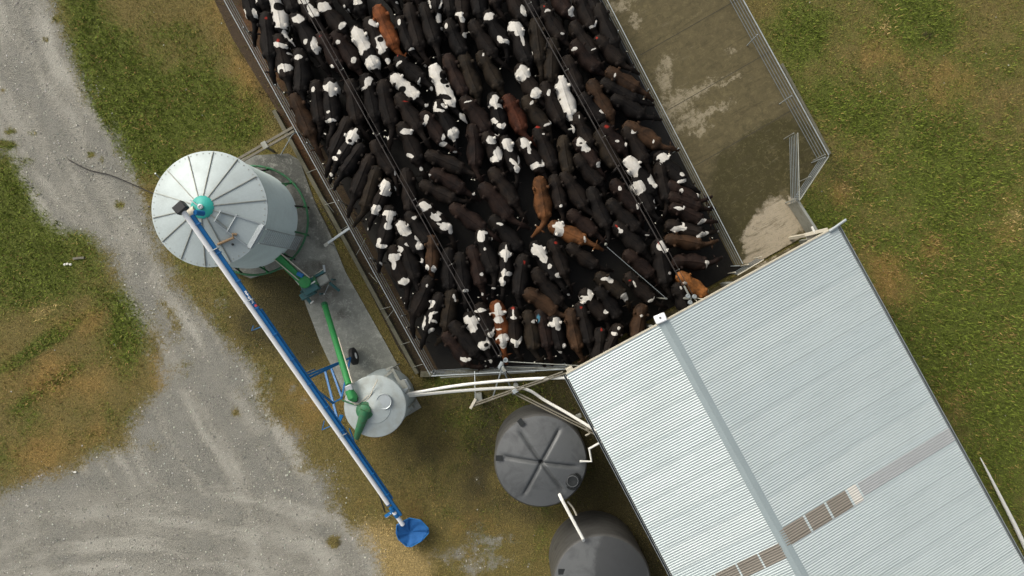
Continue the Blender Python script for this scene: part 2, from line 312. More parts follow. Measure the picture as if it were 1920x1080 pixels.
# ------------------------------------------------------------------ grass blades, stones
def leaf_mat(name):
    n = NT(name); c = n.attr('tint'); n.b.inputs['Roughness'].default_value = .75; n.b.inputs['Specular IOR Level'].default_value = .2
    n.l(c, n.b.inputs['Base Color']); return n.m
def scatter_grass(N):
    x = rng.uniform(-22.5, 22.5, N); y = rng.uniform(-12.8, 12.8, N); px = 960 + x * F / H; py = 540 - y * F / H
    g, G, T, S, D = fields(px, py)
    keep = (hole_mask(px, py) < -3) & (rng.random(N) > g * 1.25) & (rng.random(N) < .5 + G * .6 - D * .25)
    # clear of tanks, silo base
    for (cx_, cy_, r) in ((1009,834,78),(1113,1040,82),(483,414,80),(700,750,54)): keep &= np.hypot(px - cx_, py - cy_) > r
    sh = sdist(px, py, [(1090,690),(1530,460),(1900,1090),(1900,1400),(1480,1400)]); keep &= sh < -4
    x, y, px, py, g, G, T, S, D = [a[keep] for a in (x, y, px, py, g, G, T, S, D)]; n = len(x)
    cl = vnoise(px, py, 9, 21, 2)
    c2 = vnoise(px, py, 5, 77, 2); kk = rng.random(n) < np.clip((c2 - .2) * 3.2, .2, 1)
    x, y, px, py, g, G, T, S, D, cl, c2 = [a[kk] for a in (x, y, px, py, g, G, T, S, D, cl, c2)]; n = len(x)
    a = rng.uniform(0, 2 * PI, n); tilt = rng.uniform(.25, 1.35, n)
    L = (.045 + .10 * rng.random(n)) * (.7 + .7 * G) * (.5 + 1.0 * cl); wd = rng.uniform(.006, .016, n) * (1 + .5 * G)
    dx = np.cos(a) * np.sin(tilt); dy = np.sin(a) * np.sin(tilt); dz = np.cos(tilt)
    z0 = np.zeros(n)
    b1 = np.stack([x - np.sin(a) * wd, y + np.cos(a) * wd, z0 - .02], -1); b2 = np.stack([x + np.sin(a) * wd, y - np.cos(a) * wd, z0 - .02], -1)
    tip = np.stack([x + dx * L, y + dy * L, z0 + dz * L], -1)
    co = np.stack([b1, b2, tip], 1).reshape(-1, 3); f = np.arange(n * 3).reshape(-1, 3)
    r = rng.random((n, 1))
    base = np.where(r < .4, np.array([[.26, .195, .058]]), np.array([[.175, .165, .036]]))
    gr = np.array([[.125, .160, .022]]) * (.65 + .8 * rng.random((n, 1)))
    tn = np.array([[.31, .205, .075]]); st = np.array([[.58, .43, .17]])
    pg = (rng.random(n) < np.clip(G * 1.1, 0, .93))[:, None]; pt = (rng.random(n) < T * .6)[:, None]; ps = (rng.random(n) < S * .9)[:, None]
    c = np.where(pg, gr, base); c = np.where(pt, tn, c); c = np.where(ps, st, c)
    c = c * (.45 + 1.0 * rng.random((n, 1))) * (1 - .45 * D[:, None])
    c = np.repeat(np.concatenate([c, np.ones((n, 1))], 1), 3, 0)
    return fastmesh('grass', co, f, leaf_mat('grass_blades'), {'tint': c})
tag(scatter_grass(620000), 'short green and dry brown grass around the yard and track', 'grass', None, 'stuff')
def scatter_stones(N):
    x = rng.uniform(-22, 22, N); y = rng.uniform(-12.8, 12.8, N); px = 960 + x * F / H; py = 540 - y * F / H
    g = fields(px, py)[0]; keep = (hole_mask(px, py) < -2) & (rng.random(N) < g ** 1.6 * .9 + .006)
    cl = vnoise(px, py, 30, 31, 3); keep &= rng.random(N) < np.clip((cl - .25) * 2.2, .05, 1)
    sh = sdist(px, py, [(1090,690),(1530,460),(1900,1090),(1900,1400),(1480,1400)]); keep &= sh < -4
    x, y = x[keep], y[keep]; n = len(x)
    r = .009 + .040 * rng.random(n) ** 3.5
    a = rng.uniform(0, 2 * PI, n); V = []
    for k, (u, v, zz) in enumerate(((1, 0, 0), (0, .8, 0), (-1, .1, 0), (-.1, -.8, 0), (.15, .1, .7))):
        V.append(np.stack([x + (np.cos(a) * u - np.sin(a) * v) * r, y + (np.sin(a) * u + np.cos(a) * v) * r, zz * r - .002], -1))
    co = np.stack(V, 1).reshape(-1, 3); o = (np.arange(n) * 5)[:, None]
    f = np.concatenate([o + np.array([[i, (i + 1) % 4, 4]]) for i in range(4)], 0)
    t = (.17 + .42 * rng.random((n, 1)) ** 1.6) * np.array([[1.0, .97, .82]]) * (1 + .12 * (rng.random((n, 3)) - .5))
    c = np.repeat(np.concatenate([t, np.ones((n, 1))], 1), 5, 0)
    return fastmesh('gravel_stones', co, f, leaf_mat('stone_tones'), {'tint': c})
tag(scatter_stones(150000), 'loose grey and pale stones lying on the gravel track', 'stones', None, 'stuff')
# ------------------------------------------------------------------ slabs
def gpoly(L, z=0.): return [tuple(P(x, y, 0).xy) for x, y in L]
def gell(L):  # (px,py,a,b,deg image) -> world ellipse
    return [((x - 960) * H / F, (540 - y) * H / F, a * H / F, b * H / F, -math.radians(r)) for (x, y, a, b, r) in L]
def slab_mat(name, base, layers, nscale=3., wet=None, streak=None, rough=.75):
    n = NT(name); p = n.pos()
    wp = n.vmath('ADD', p, n.vmath('SCALE', n.vmath('SUBTRACT', n.noise(p, 2.2, 5, .65, True), (.5, .5, .5)), sc=1.3))
    c = base; n1 = n.noise(p, nscale, 6, .7); n2 = n.noise(p, 40, 3, .7)
    c = n.mix(n.ramp(n1, .3, .7, 0, .7), base, tuple(x * .55 for x in base))
    R = rough
    for (L, colr, lo, hi, amt, rr) in layers:
        d_ = n.ellipses(wp, gell(L))
        if rr is None and streak: d_ = n.math('ADD', d_, n.ramp(n.noise(p, 7, 8, .85), .40, .62, -.45, .75))
        f = n.ramp(d_, lo, hi, amt, 0)
        f = n.math('MULTIPLY', f, n.ramp(n.noise(p, nscale * 2.5, 5, .7), .25, .6, .78, 1.0))
        c = n.mix(f, c, colr)
        R = n.ramp(f, 0, 1, rough, rr) if rr is not None and R is rough else R
    if streak:
        mp = n.n('Mapping', vector_type='TEXTURE'); n.l(p, mp.inputs[0]); mp.inputs['Rotation'].default_value = (0, 0, math.radians(streak[0])); mp.inputs['Scale'].default_value = (2.6, .42, 1)
        s = n.noise(mp.outputs[0], 1.9, 7, .78)
        c = n.mix(n.ramp(s, .58, .70, 0, streak[2]), c, streak[1])
        c = n.mix(n.ramp(s, .36, .48, .75, 0), c, tuple(x * .5 for x in base))
    mt = n.noise(wp, nscale * 1.6, 8, .8, dist=.4); c = n.mix(n.ramp(mt, .53, .60, 0, .35), c, tuple(min(1, x * 1.9) for x in base)); c = n.mix(n.ramp(mt, .46, .38, 0, .5), c, tuple(x * .45 for x in base)); c = n.mix(n.ramp(n2, .3, .75, 0, .35), c, tuple(x * .4 for x in base))
    n.bump(n.math('ADD', n1, n2), .5, .012)
    return n.fin(c, R, 0, .2)
M['yard'] = slab_mat('wet_manured_concrete', (.014, .0122, .009), [([(700,470,30,50,-30),(715,570,20,50,-30),(750,620,16,40,-30)], (.045,.042,.033), .5, 1.3, .8, .5)], 2.5, rough=.5)
M['lane'] = slab_mat('manured_concrete', (.125, .103, .050), [
  ([(1440,280,90,50,-30),(1400,340,70,75,-30),(1380,420,30,60,-20),(1500,300,60,70,0),(1345,400,25,40,0)], (.046, .041, .014), .85, 1.12, 1.0, .35),
  ([(1270,195,35,20,-30),(1300,175,40,10,-33),(1245,150,16,26,-10),(1290,225,30,16,-30),(1165,12,26,10,-30),(1190,40,10,16,0),(1370,100,10,7,0),(1330,165,30,5,-30),(1250,120,10,14,0),(1325,215,50,6,-30),(1310,245,20,8,-30),(1370,150,24,4,-30)], (.36, .31, .21), .45, 1.3, .8, None),
  ([(1455,425,55,48,-30),(1490,385,20,16,0),(1430,470,40,24,-30),(1425,450,32,40,0)], (.42, .36, .26), .85, 1.08, 1.0, .9)], 3., streak=(30, (.21, .18, .115), .6))
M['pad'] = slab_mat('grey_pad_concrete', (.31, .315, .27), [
  ([(535,312,60,34,10),(575,360,30,50,-20),(600,420,22,40,-25)], (.050, .052, .046), .7, 1.4, .85, None),  # damp concrete plus the silo's sky shade, painted into the pad colour
  ([(610,545,30,24,0),(560,520,30,22,0),(600,500,20,14,0),(640,590,16,14,0)], (.075, .065, .050), .3, 1.5, .85, None),
  ([(690,680,36,50,-20),(655,560,20,50,-25)], (.13, .135, .115), .5, 1.5, .7, None)], 3.)
def slab(name, poly, mat, z1, label):
    return tag(MB().prism(gpoly(poly), -.12, z1).build(name, mat, smooth=False), label, None, None, 'structure')
slab('yard_floor', YARD, M['yard'], .03, 'dark wet concrete floor of the holding yard under the herd')
lane = slab('lane_floor', LANE, M['lane'], .045, 'manure stained concrete lane floor beside the holding yard')
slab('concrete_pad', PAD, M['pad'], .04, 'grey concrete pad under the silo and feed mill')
M['joint'] = paint('joint_filler', (.05, .043, .025), .9)
for (a, b) in (((1200,104),(1403,-12)),((1252,207),(1452,92)),((1302,312),(1498,199)),((1150,2),(1330,-102))):
    tag(MB().beam(P(*a, 0) + Vector((0, 0, .047)), P(*b, 0) + Vector((0, 0, .047)), .025, .006).build('slab_joint', M['joint'], lane), None)
# bare strip of dirt and the kerb between pad and yard
M['dirt'] = slab_mat('brown_yard_dirt', (.060, .040, .021), [([(505,120,14,60,-27),(560,280,14,70,-27),(470,40,10,40,-27)], (.13, .058, .022), .4, 1.4, .8, None), ([(640,440,26,60,-27),(700,560,22,80,-27),(760,660,20,50,-27)], (.028, .027, .018), .5, 1.4, .8, None)], 4.)
slab('dirt_strip', [(330,-160),(402,0),(436,72),(490,160),(540,240),(566,310),(620,400),(680,520),(745,650),(778,700),(832,700),(838,694),(822,688),(464,-10),(455,-160)], M['dirt'], .012, 'bare brown dirt strip between the grass and the yard rails')
def beamthing(name, a, b, za, zb, wd, ht, mat, label, cat, group=None, bev=.008):
    A = P(*a, za); B = P(*b, zb)
    return tag(MB().beam(A, B, wd, ht).build(name, mat, bevel=bev), label, cat, group)
k = beamthing('concrete_kerb', (515,208), (783,700), .14, .14, .15, .28, M['kerb'], 'long mossy concrete kerb running alongside the left yard rails', 'kerb')
k = beamthing('concrete_kerb', (789,701), (812,701), .14, .14, .22, .28, M['kerb'], 'short concrete kerb end at the bottom corner of the yard', 'kerb')
# ------------------------------------------------------------------ rails
def fence(name, label, a, b, z, heights, rr, mat, cat='fence', post=2.6, group=None, prr=.022, lean=.13):
    A = P(*a, z); B = P(*b, z); A.z = B.z = 0; t = thing(name, A, label, cat, group); L = (B - A).length
    inw = Vector((-(B - A).y, (B - A).x, 0)).normalized(); inw = inw if inw.dot(-A - (B - A) / 2) > 0 else -inw
    for k, hh in enumerate(heights):
        r = rr * 1.5 if k == 0 else rr; of = inw * (heights[0] - hh) * lean
        MB().tube([A + of + Vector((0, 0, hh)), B + of + Vector((0, 0, hh))], r, 8).build('rail', mat if k == 0 else M['rail'], t)
    n = max(1, round(L / post)); nrm = Vector((-(B - A).y, (B - A).x, 0)).normalized()
    for k in range(n + 1):
        p = A.lerp(B, k / n) + inw * .10
        MB().tube([p + Vector((0, 0, -.05)), p + inw * .04 + Vector((0, 0, heights[0] - .05))], prr, 8).build('post', mat, t)
    return t
HS = (1.30, 1.0, .70, .42)
fence('yard_fence', 'long steel pipe rail fence down the left side of the herd', (330,-164), (807,704), 1.3, HS, .011, M['galv'])
fence('yard_fence', 'long steel rail fence between the herd and the empty lane', (1052,-168), (1393,495), 1.3, HS, .011, M['galv'], lean=0.)
fence('yard_fence', 'steel pipe rail closing the bottom end of the yard', (809,705), (1063,692), 1.3, (1.30,1.08,.86,.64,.42), .016, M['galv'], post=2.6)
fence('lane_fence', 'steel pipe rail fence between the lane and the right paddock', (1300,-170), (1554,291), 1.45, (1.45,1.2,.95,.7,.45), .015, M['galv'], lean=0.)
fence('lane_fence', 'short angled steel rail fence at the lower right lane corner', (1554,293), (1499,376), 1.3, (1.30,1.08,.86,.64,.42), .016, M['galv_dull'], post=1.2, lean=0.)
fence('metal_gate', 'open steel barred gate standing in the empty lane', (1496,249), (1499,374), 1.25, (1.25,1.08,.91,.74,.57,.40), .014, M['galv_dull'], 'gate', post=2.7, prr=.022, lean=0.)
fence('race_rail', 'pale steel rails of the race entering the shed roof edge', (1383,516), (1432,487), 1.1, (1.1,.9,.7,.5), .016, M['cream'], 'rail', post=.6)
# solid low wall below the gate
A, B = P(1497,377,1.05), P(1532,432,1.05)
t = tag(MB().beam((A.x, A.y, .53), (B.x, B.y, .53), .10, 1.04).build('low_wall', M['galv_dull'], bevel=.01), 'grey sheeted low wall between the gate and the shed corner', 'wall')
A, B = P(1553,288,.2), P(1462,118,.2)
tag(MB().beam((A.x + .12, A.y, .06), (B.x + .12, B.y, .06), .10, .14).build('concrete_kerb', M['kerb'], bevel=.01), 'low concrete kerb outside the right lane fence', 'kerb')
BN = ['beside the silo base', 'by the silo support ring', 'level with the silo ladder', 'at the grey bar', 'below the grey bar', 'level with the feed mill', 'halfway along the green auger', 'near the lower green auger', 'above the auger wheel', 'at the bottom kerb corner', 'near the timber walkway']
# braces from yard rail to kerb on the left
for k, (a, za, b, zb) in enumerate((((617,355),.3,(638,346),1.0),((604,370),.3,(626,398),.2),((609,384),.3,(628,379),1.0),((640,431),.3,(652,424),1.0),((668,478),.3,(684,450),.9),((692,512),.3,(707,529),.9),((713,580),.3,(732,575),.9),((724,599),.3,(739,580),.9),((752,646),.3,(768,641),.9),((775,688),.3,(792,683),.9),((576,324),.3,(595,316),.9))):
    tag(MB().tube([P(*a, za), P(*b, zb)], .012, 8).build('rail_brace', M['galv_dull']), 'thin steel brace from kerb to left rails ' + BN[k], 'brace', 'braces between the kerb and the left rails')
# ladder like tray lying between pad and kerb
t = thing('cable_tray', P(600,378,0), 'black ladder shaped tray lying between the pad and the kerb', 'tray')
A, B = P(594,378,.08), P(634,450,.08); sd_ = Vector((-(B - A).y, (B - A).x, 0)).normalized() * .11
for s in (-1, 1): MB().tube([A + sd_ * s, B + sd_ * s], .014, 6).build('side_rail', M['dark_pipe'], t)
for k in range(9): p = A.lerp(B, (k + .5) / 9); MB().tube([p - sd_, p + sd_], .010, 6).build('rung', M['dark_pipe'], t)
# grey bar across the kerb with a foot plate
t = thing('support_bar', P(612,458,0), 'grey steel bar crossing the kerb from the pad to the left rails', 'bar')
MB().beam(P(612,458,1.15), P(655,428,1.15), .09, .09).build('bar', M['galv'], t, bevel=.008)
MB().tube([P(613,457,1.10), P(613,457,1.10) * 1 - Vector((0, 0, 1.06))], .03, 8).build('leg', M['galv'], t)
MB().box(P(612,459,1.15) , (.17, .13, .12), .5).build('end_plate', M['galv_dull'], t, bevel=.01)
# timber walkway from silo to rails, pipe brace
t = thing('timber_beam', P(500,265,0), 'pair of weathered timber rails from the silo to the yard fence', 'beam')
MB().beam(P(440,302,1.2), P(549,239,1.2), .10, .07).build('plank', M['timber'], t, bevel=.006)
MB().beam(P(446,307,1.2), P(552,246,1.2), .09, .07).build('plank', M['timber'], t, bevel=.006)
MB().box(P(496,272,1.26), (.20, .28, .06), .5).build('bracket', M['galv_dull'], t, bevel=.006)
for p in ((496,274),(548,243)): MB().tube([P(*p, 1.16), Vector((*P(*p, 1.16).xy, 0))], .05, 8).build('post', M['timber'], t)
tag(MB().tube([P(526,291,.1), P(542,263,.8), P(547,254,1.0), P(556,246,1.05)], .022, 8).build('stay_pipe', M['galv']), 'slim pale pipe rising from the pad to the left rails by the timber beams', 'pipe')
# ------------------------------------------------------------------ overhead rails over the herd
def overhead(label, a, b, z, sags=()):
    A = P(*a, z); B = P(*b, z); t = thing('overhead_rail', Vector((*A.xy, 0)), label, 'rail', 'overhead rails above the herd')
    nrm = Vector((-(B - A).y, (B - A).x, 0)).normalized(); L = (B - A).length
    MB().beam(A - nrm * .075, B - nrm * .075, .034, .08).build('rail', M['dark_pipe'], t, bevel=.004)
    MB().tube([A + nrm * .075, B + nrm * .075], .012, 8).build('rail', M['dark_pipe'], t)
    n = int(L / 2.9)
    for k in range(n + 1):
        p = A.lerp(B, (k + .4) / (n + .8))
        MB().beam(p - nrm * .10, p + nrm * .10, .04, .04).build('cross_tie', M['dark_pipe'], t)
        MB().box(p + nrm * .085 + Vector((0, 0, .03)), (.03, .03, .04)).build('clamp', M['galv_dull'], t)
    for k in (0, .33, .66, 1):
        p = A.lerp(B, k) ; MB().tube([p - Vector((0, 0, .03)), Vector((*p.xy, 0))], .04, 8).build('post', M['dark_pipe'], t)
    return t
overhead('lower left of two dark double rails running over the cows', (478,-162), (938,668), 2.35)
overhead('upper right of two dark double rails running over the cows', (895,-168), (1297,557), 2.35)
t = thing('sprinkler_pipe', P(1195,515,0), 'thin grey pipe with round tip hanging over the cows by the roof', 'pipe')
MB().tube([P(1138,463,1.9), P(1251,561,2.3)], .013, 8).build('pipe', M['rail'], t)
b_ = MB(); b_.lathe(P(1136,458,1.9), [(.01,-.06),(.05,-.03),(.06,0),(.05,.03),(.01,.06)], 14); b_.build('nozzle', M['galv_dull'], t)
MB().tube([P(1250,560,2.28), Vector((*P(1250,560,2.28).xy, 0))], .03, 8).build('post', M['galv_dull'], t)
# end roller carriage near the roof
t = thing('rail_carriage', P(1297,560,0), 'grey roller carriage ending the upper overhead rail at the roof', 'carriage')
MB().tube([P(1283,536,2.4), P(1290,550,2.4), P(1296,560,2.4)], .035, 8).build('arm', M['galv_dull'], t)
for (x, y) in ((1290,555),(1294,567),(1302,556)):
    MB().lathe(P(x, y, 2.45), [(.02,-.05),(.075,-.05),(.085,-.03),(.085,.03),(.075,.05),(.03,.05),(.03,.03),(.01,.03)], 18).build('roller', M['galv'], t)
for (x, y) in ((1318,561),(1313,572)): MB().tube([P(1300,558,2.4), P(x, y, 2.45)], .018, 8).build('strut', M['cream'], t)
MB().tube([P(1295,560,2.42), Vector((*P(1295,560,2.42).xy, 0))], .045, 8).build('post', M['galv_dull'], t)
# ------------------------------------------------------------------ corner stays, white pipes
t = thing('stay_post', P(943,690,0), 'pale steel corner post with splayed stays at the bottom of the yard', 'post')
ap = P(942,688,2.3)
MB().tube([ap, Vector((*ap.xy, 0))], .055, 10).build('post', M['galv'], t)
MB().tube([ap + Vector((0,0,.0)), P(923,748,.9)], .030, 8).build('stay', M['galv'], t)
MB().tube([ap, P(962,739,.95)], .030, 8).build('stay', M['galv'], t)
MB().tube([ap, P(970,722,.2)], .024, 8).build('stay', M['dark_pipe'], t)
MB().lathe(P(948,675,2.3), [(.05,-.08),(.085,-.08),(.085,.08),(.06,.08),(.06,.0),(.01,.0)], 18).build('pulley', M['galv'], t)
MB().box(P(938,684,2.3), (.26, .09, .09), 1.1).build('bracket', M['galv'], t, bevel=.01)
MB().box(P(944,692,2.26), (.22, .12, .1), 2.2).build('bracket', M['galv_dull'], t, bevel=.01)
def pipe(name, pts, r, mat, label, cat, group=None, n=10):
    return tag(MB().tube([P(x, y, z) for (x, y, z) in pts], r, n).build(name, mat), label, cat, group)
def smooth(pts, m=6):
    out = []
    for i in range(len(pts) - 1):
        p0 = pts[max(i - 1, 0)]; p1 = pts[i]; p2 = pts[i + 1]; p3 = pts[min(i + 2, len(pts) - 1)]
        for k in range(m):
            t_ = k / m; out.append(tuple(.5 * ((2 * b) + (-a + c) * t_ + (2 * a - 5 * b + 4 * c - d) * t_ ** 2 + (-a + 3 * b - 3 * c + d) * t_ ** 3) for a, b, c, d in zip(p0, p1, p2, p3)))
    return out + [pts[-1]]
pipe('tension_wire', [(950,678,2.2),(1092,686,2.3)], .018, M['galv_dull'], 'upper thin wire from corner post to the roof corner', 'wire')
pipe('tension_wire', [(950,688,1.9),(1065,692,2.0)], .015, M['galv_dull'], 'lower thin wire from corner post to the roof corner', 'wire')
pipe('feed_pipe', smooth([(757,740,1.7),(850,724,2.1),(930,715,2.4),(1000,710,2.6),(1070,708,2.8)]), .058, M['whitepipe'], 'white pipe curving from small silo to the roof, the upper one', 'pipe')
p2 = smooth([(752,744,1.5),(860,733,1.8),(960,727,2.0),(992,732,2.0),(1022,751,2.0),(1066,776,2.3),(1118,808,2.8)])
pipe('feed_pipe', p2, .058, M['whitepipe'], 'white pipe bending down past the dark tank to the roof, the lower one', 'pipe')
t = thing('pipe_frame', P(960,740,0), 'long weathered steel truss under the white pipes', 'frame')
for (a, b) in (((886,762,1.9),(1060,700,2.9)),((888,757,1.9),(1056,697,2.9))): MB().tube([P(*a), P(*b)], .030, 8).build('truss_rail', M['timber'], t)
for k in range(9):
    f = (k + .5) / 9; MB().tube([P(886 + 174 * f, 762 - 62 * f, 1.9 + f), P(888 + 168 * f, 757 - 60 * f, 1.9 + f)], .016, 6).build('truss_web', M['timber'], t)
for (x, y, z) in ((888,760,1.9),(966,731,2.3)): MB().tube([P(x, y, z), Vector((*P(x, y, z).xy, 0))], .045, 8).build('leg', M['galv_dull'], t)
MB().box(P(887,757,1.95), (.10, .42, .08), -.5).build('end_plate', M['cream'], t, bevel=.01)
MB().box(P(966,733,2.36), (.20, .16, .10), .5).build('joint_bracket', M['galv'], t, bevel=.01)
MB().lathe(P(967,722,2.3), [(.02,-.05),(.09,-.05),(.09,.05),(.03,.05)], 16).build('pulley', M['galv_dull'], t)
t = thing('pipe_frame', P(1040,770,0), 'weathered double rail running past the dark tank to the shed', 'frame')
for o_ in (0, 5): MB().tube([P(965, 734 + o_, 2.2), P(1120, 812 + o_, 2.9)], .028, 8).build('rail', M['timber'], t)
pipe('slim_post', [(890,696,1.25),(891,752,1.7)], .016, M['galv'], 'slim steel tube joining yard rail and pipe frame', 'tube')
tag(MB().box(P(898,744,.16), (.26, .34, .3), .15).build('utility_box', M['galv_dull'], bevel=.015), 'small grey box on the grass by the pipe frame end', 'box')
tag(MB().tube([P(1003,697,.3), P(826,708,.3)], .03, 8).build('drain_pipe', M['galv_dull']), 'thin grey pipe lying below the bottom yard rail', 'pipe')
# ------------------------------------------------------------------ silo
sc_ = P(393, 392, 4.7).xy; R0 = 1.93
t = thing('grain_silo', Vector((*sc_, 0)), 'large round galvanised silo with ribbed cone roof and teal cap', 'silo')
c0 = Vector((*sc_, 0))
prof = []; z = .95
while z < 4.66:
    prof += [(R0 - .045, z), (R0 - .012, z + .028), (R0 - .045, z + .056)]; z += .084
m_ = MB(); m_.lathe(c0, prof, 72, cap=False); m_.build('wall', M['silowall'], t, ang=80)
m_ = MB(); m_.lathe(c0, [(.25,.32),(.30,.34),(R0 - .05,.97)], 48, cap=False); m_.build('hopper', M['galv'], t)
apx = P(376, 387, 5.35); rc = Vector((*sc_, 4.7))
prof = [(R0 + .035,-.05),(R0 + .04,.0),(R0 - .02,.02),(.34,.60),(.30,.62)]
m_ = MB(); m_.lathe(rc, prof, 84, cap=False); m_.build('roof', M['zinc'], t, ang=30)
rib = []
for k in range(14):
    a = 2 * PI * (k + .35) / 14; u = Vector((math.cos(a), math.sin(a), 0))
    q = MB().beam(rc + u * .36 + Vector((0, 0, .60)), rc + u * (R0 + .01) + Vector((0, 0, .025)), .024, .05); q.build('roof_rib', M['galv_dull'], t)
m_ = MB()
for k in range(56):
    a = 2 * PI * k / 56; m_.box(rc + Vector((math.cos(a) * (R0 - .05), math.sin(a) * (R0 - .05), .035)), (.03, .03, .02), a)
m_.build('rim_bolts', M['galv_dull'], t)['kind'] = 'stuff'
cap = MB().lathe(rc + Vector((0, 0, .60)), [(.37,-.03),(.385,.0),(.36,.03),(.10,.12),(.02,.13)], 40).build('cap', M['teal'], t)
MB().lathe(rc + Vector((0, 0, .73)), [(.02,-.02),(.09,-.02),(.09,.05),(.05,.06),(.04,.03),(.01,.03)], 20).build('cap_ring', M['galv'], cap)
MB().tube([rc + Vector((-.10, .05, .74)), rc + Vector((-.34, .22, .70))], .022, 8).build('cap_lever', M['galv'], cap)
q = rc + Vector((-.42, -.20, .58)); MB().tube([q + Vector((.22, .12, .05)), q, q + Vector((-.18, -.02, .04))], [.14, .17, .15], 18).build('inlet_spout', M['cream'], t)
# hatch on the cone
hd = Vector((math.cos(math.radians(-30)), math.sin(math.radians(-30)), 0)); hs = Vector((-hd.y, hd.x, 0)); sl = (.60) / (R0 - .34)
def cone(rad, lat, up=0): return rc + hd * rad + hs * lat + Vector((0, 0, .60 - (math.hypot(rad, lat) - .34) * sl + up))
hatch = MB()
hatch.add([cone(1.05,-.36,.06), cone(1.78,-.40,.06), cone(1.78,.40,.06), cone(1.05,.36,.06), cone(1.05,-.36,0), cone(1.78,-.40,0), cone(1.78,.40,0), cone(1.05,.36,0)], [(0,1,2,3),(0,4,5,1),(1,5,6,2),(2,6,7,3),(3,7,4,0)])
hh = hatch.build('hatch', M['zinc'], t, smooth=False)
for (a, b) in (((.58,-.22),(1.80,-.44)),((.58,.20),(1.80,.44)),((.58,-.22),(.58,.20)),((1.04,-.34),(1.04,.34))): MB().beam(cone(*a, .08), cone(*b, .08), .035, .06).build('hatch_frame', M['galv'], hh)
MB().beam(cone(1.84,-.46,.10), cone(1.84,.46,.10), .16, .05).build('step_plate', M['galv'], t, bevel=.006)
MB().lathe(cone(1.35,-.62,.0), [(.01,0),(.035,.0),(.04,.06),(.01,.08)], 12).build('vent_knob', M['black'], t)
MB().tube([cone(.95,-.86,.06), cone(1.15,-.60,.07), cone(1.30,-.40,.10), cone(1.22,-.30,.09), cone(1.34,-.25,.08)], .045, 8).build('rope', M['rope'], t)
# ladder down the wall
ang = math.radians(-27); u = Vector((math.cos(ang), math.sin(ang), 0)); v = Vector((-u.y, u.x, 0)); lad = None
ld = MB()
for s in (-1, 1): ld.tube([c0 + u * (R0 + .12) + v * s * .27 + Vector((0, 0, .5)), c0 + u * (R0 + .10) + v * s * .27 + Vector((0, 0, 4.75))], .018, 8)
lad = ld.build('ladder', M['galv'], t)
for k in range(20): z = .6 + k * .205; MB().tube([c0 + u * (R0 + .12) + v * .27 + Vector((0, 0, z)), c0 + u * (R0 + .12) - v * .27 + Vector((0, 0, z))], .016, 6).build('rung', M['galv'], lad)
# base ring and legs
m_ = MB(); RR = 2.16
m_.tube([c0 + Vector((math.cos(a) * RR, math.sin(a) * RR, .42)) for a in [2 * PI * k / 64 for k in range(65)]], .045, 8, cap=False); m_.build('base_ring', M['darkgreen'], t)
for k in range(12):
    a = 2 * PI * (k + .5) / 12; u = Vector((math.cos(a), math.sin(a), 0))
    MB().tube([c0 + u * RR + Vector((0, 0, .03)), c0 + u * (R0 - .02) + Vector((0, 0, 1.15))], .035, 8).build('leg', M['darkgreen'] if k % 2 else M['dark_pipe'], t)
    MB().tube([c0 + u * RR + Vector((0, 0, .42)), c0 + u * (R0 - .1) + Vector((0, 0, .75))], .025, 8).build('brace', M['green'], t)
# thin dark line built as a tube and thin mast at the left of the silo
pipe('dark_line', smooth([(128,299,.03),(165,318,.03),(205,328,.05),(245,344,.05),(290,364,.08),(330,380,.1)]), .020, M['dark_pipe'], 'thin dark line running from the silo over the gravel', 'cable')
pipe('marker_rod', [(291,325,.6),(300,334,.2)], .03, M['galv'], 'short pale rod beside the upper left silo rim', 'rod')
# ------------------------------------------------------------------ feed mill (roller mill) under the silo
t = thing('feed_mill', P(590,535,0), 'dirty teal feed mill machine with green intake on the pad', 'machine')
th = math.radians(30)
MB().beam(P(508,470,1.15), P(571,531,.95), .30, .24).build('intake_chute', M['green'], t, bevel=.01)
for o_ in (-6.5, 6.5): MB().beam(P(510 + o_ , 472 - o_ * .8, 1.3), P(574 + o_, 526 - o_ * .8, 1.1), .035, .05).build('chute_edge', M['cream'], t)
MB().tube([P(534,500,.5), P(561,534,.5)], .022, 8).build('conduit', M['whitepipe'], t)
MB().lathe(P(571,529,1.15), [(.19,-.35),(.23,-.05),(.235,.0),(.20,.04),(.05,.07),(.01,.07)], 28).build('intake_lid', M['green'], t)
MB().box(P(563,515,1.15), (.26, .16, .18), -.5).build('motor', M['blue'], t, bevel=.03)
MB().box(P(582,537,.75), (.60, .52, .40), th).build('mill_body', M['tealmachine'], t, bevel=.03)
MB().box(P(578,551,.55), (.62, .26, .34), th).build('lower_body', M['tealmachine'], t, bevel=.03)
MB().box(P(585,531,.98), (.30, .05, .06), th).build('frame_edge', M['whitepipe'], t)
MB().box(P(606,525,.72), (.46, .34, .22), th).build('cover', M['galv_dull'], t, bevel=.04)
MB().box(P(599,514,.70), (.48, .12, .18), th).build('belt_guard', M['tealmachine'], t, bevel=.02)
MB().lathe(P(592,527,.80), [(.03,-.06),(.19,-.06),(.20,.0),(.19,.06),(.02,.06)], 24, M4=Matrix.Rotation(th, 3, 'Z') @ Matrix.Rotation(PI / 2, 3, 'Y')).build('flywheel', M['darkgreen'], t)
MB().beam(P(579,524,.75), P(608,503,.75), .025, .04).build('draw_bar', M['cream'], t)
MB().tube([P(607,497,.75), P(609,510,.75)], .05, 10).build('end_roller', M['galv'], t)
MB().beam(P(618,530,.6), P(636,545,.15), .10, .07).build('leg', M['tealmachine'], t, bevel=.01)
MB().beam(P(565,545,.5), P(583,568,.3), .12, .10).build('leg', M['tealmachine'], t, bevel=.01)
MB().tube([P(582,569,.35), P(588,564,.35)], .03, 8).build('foot', M['whitepipe'], t)
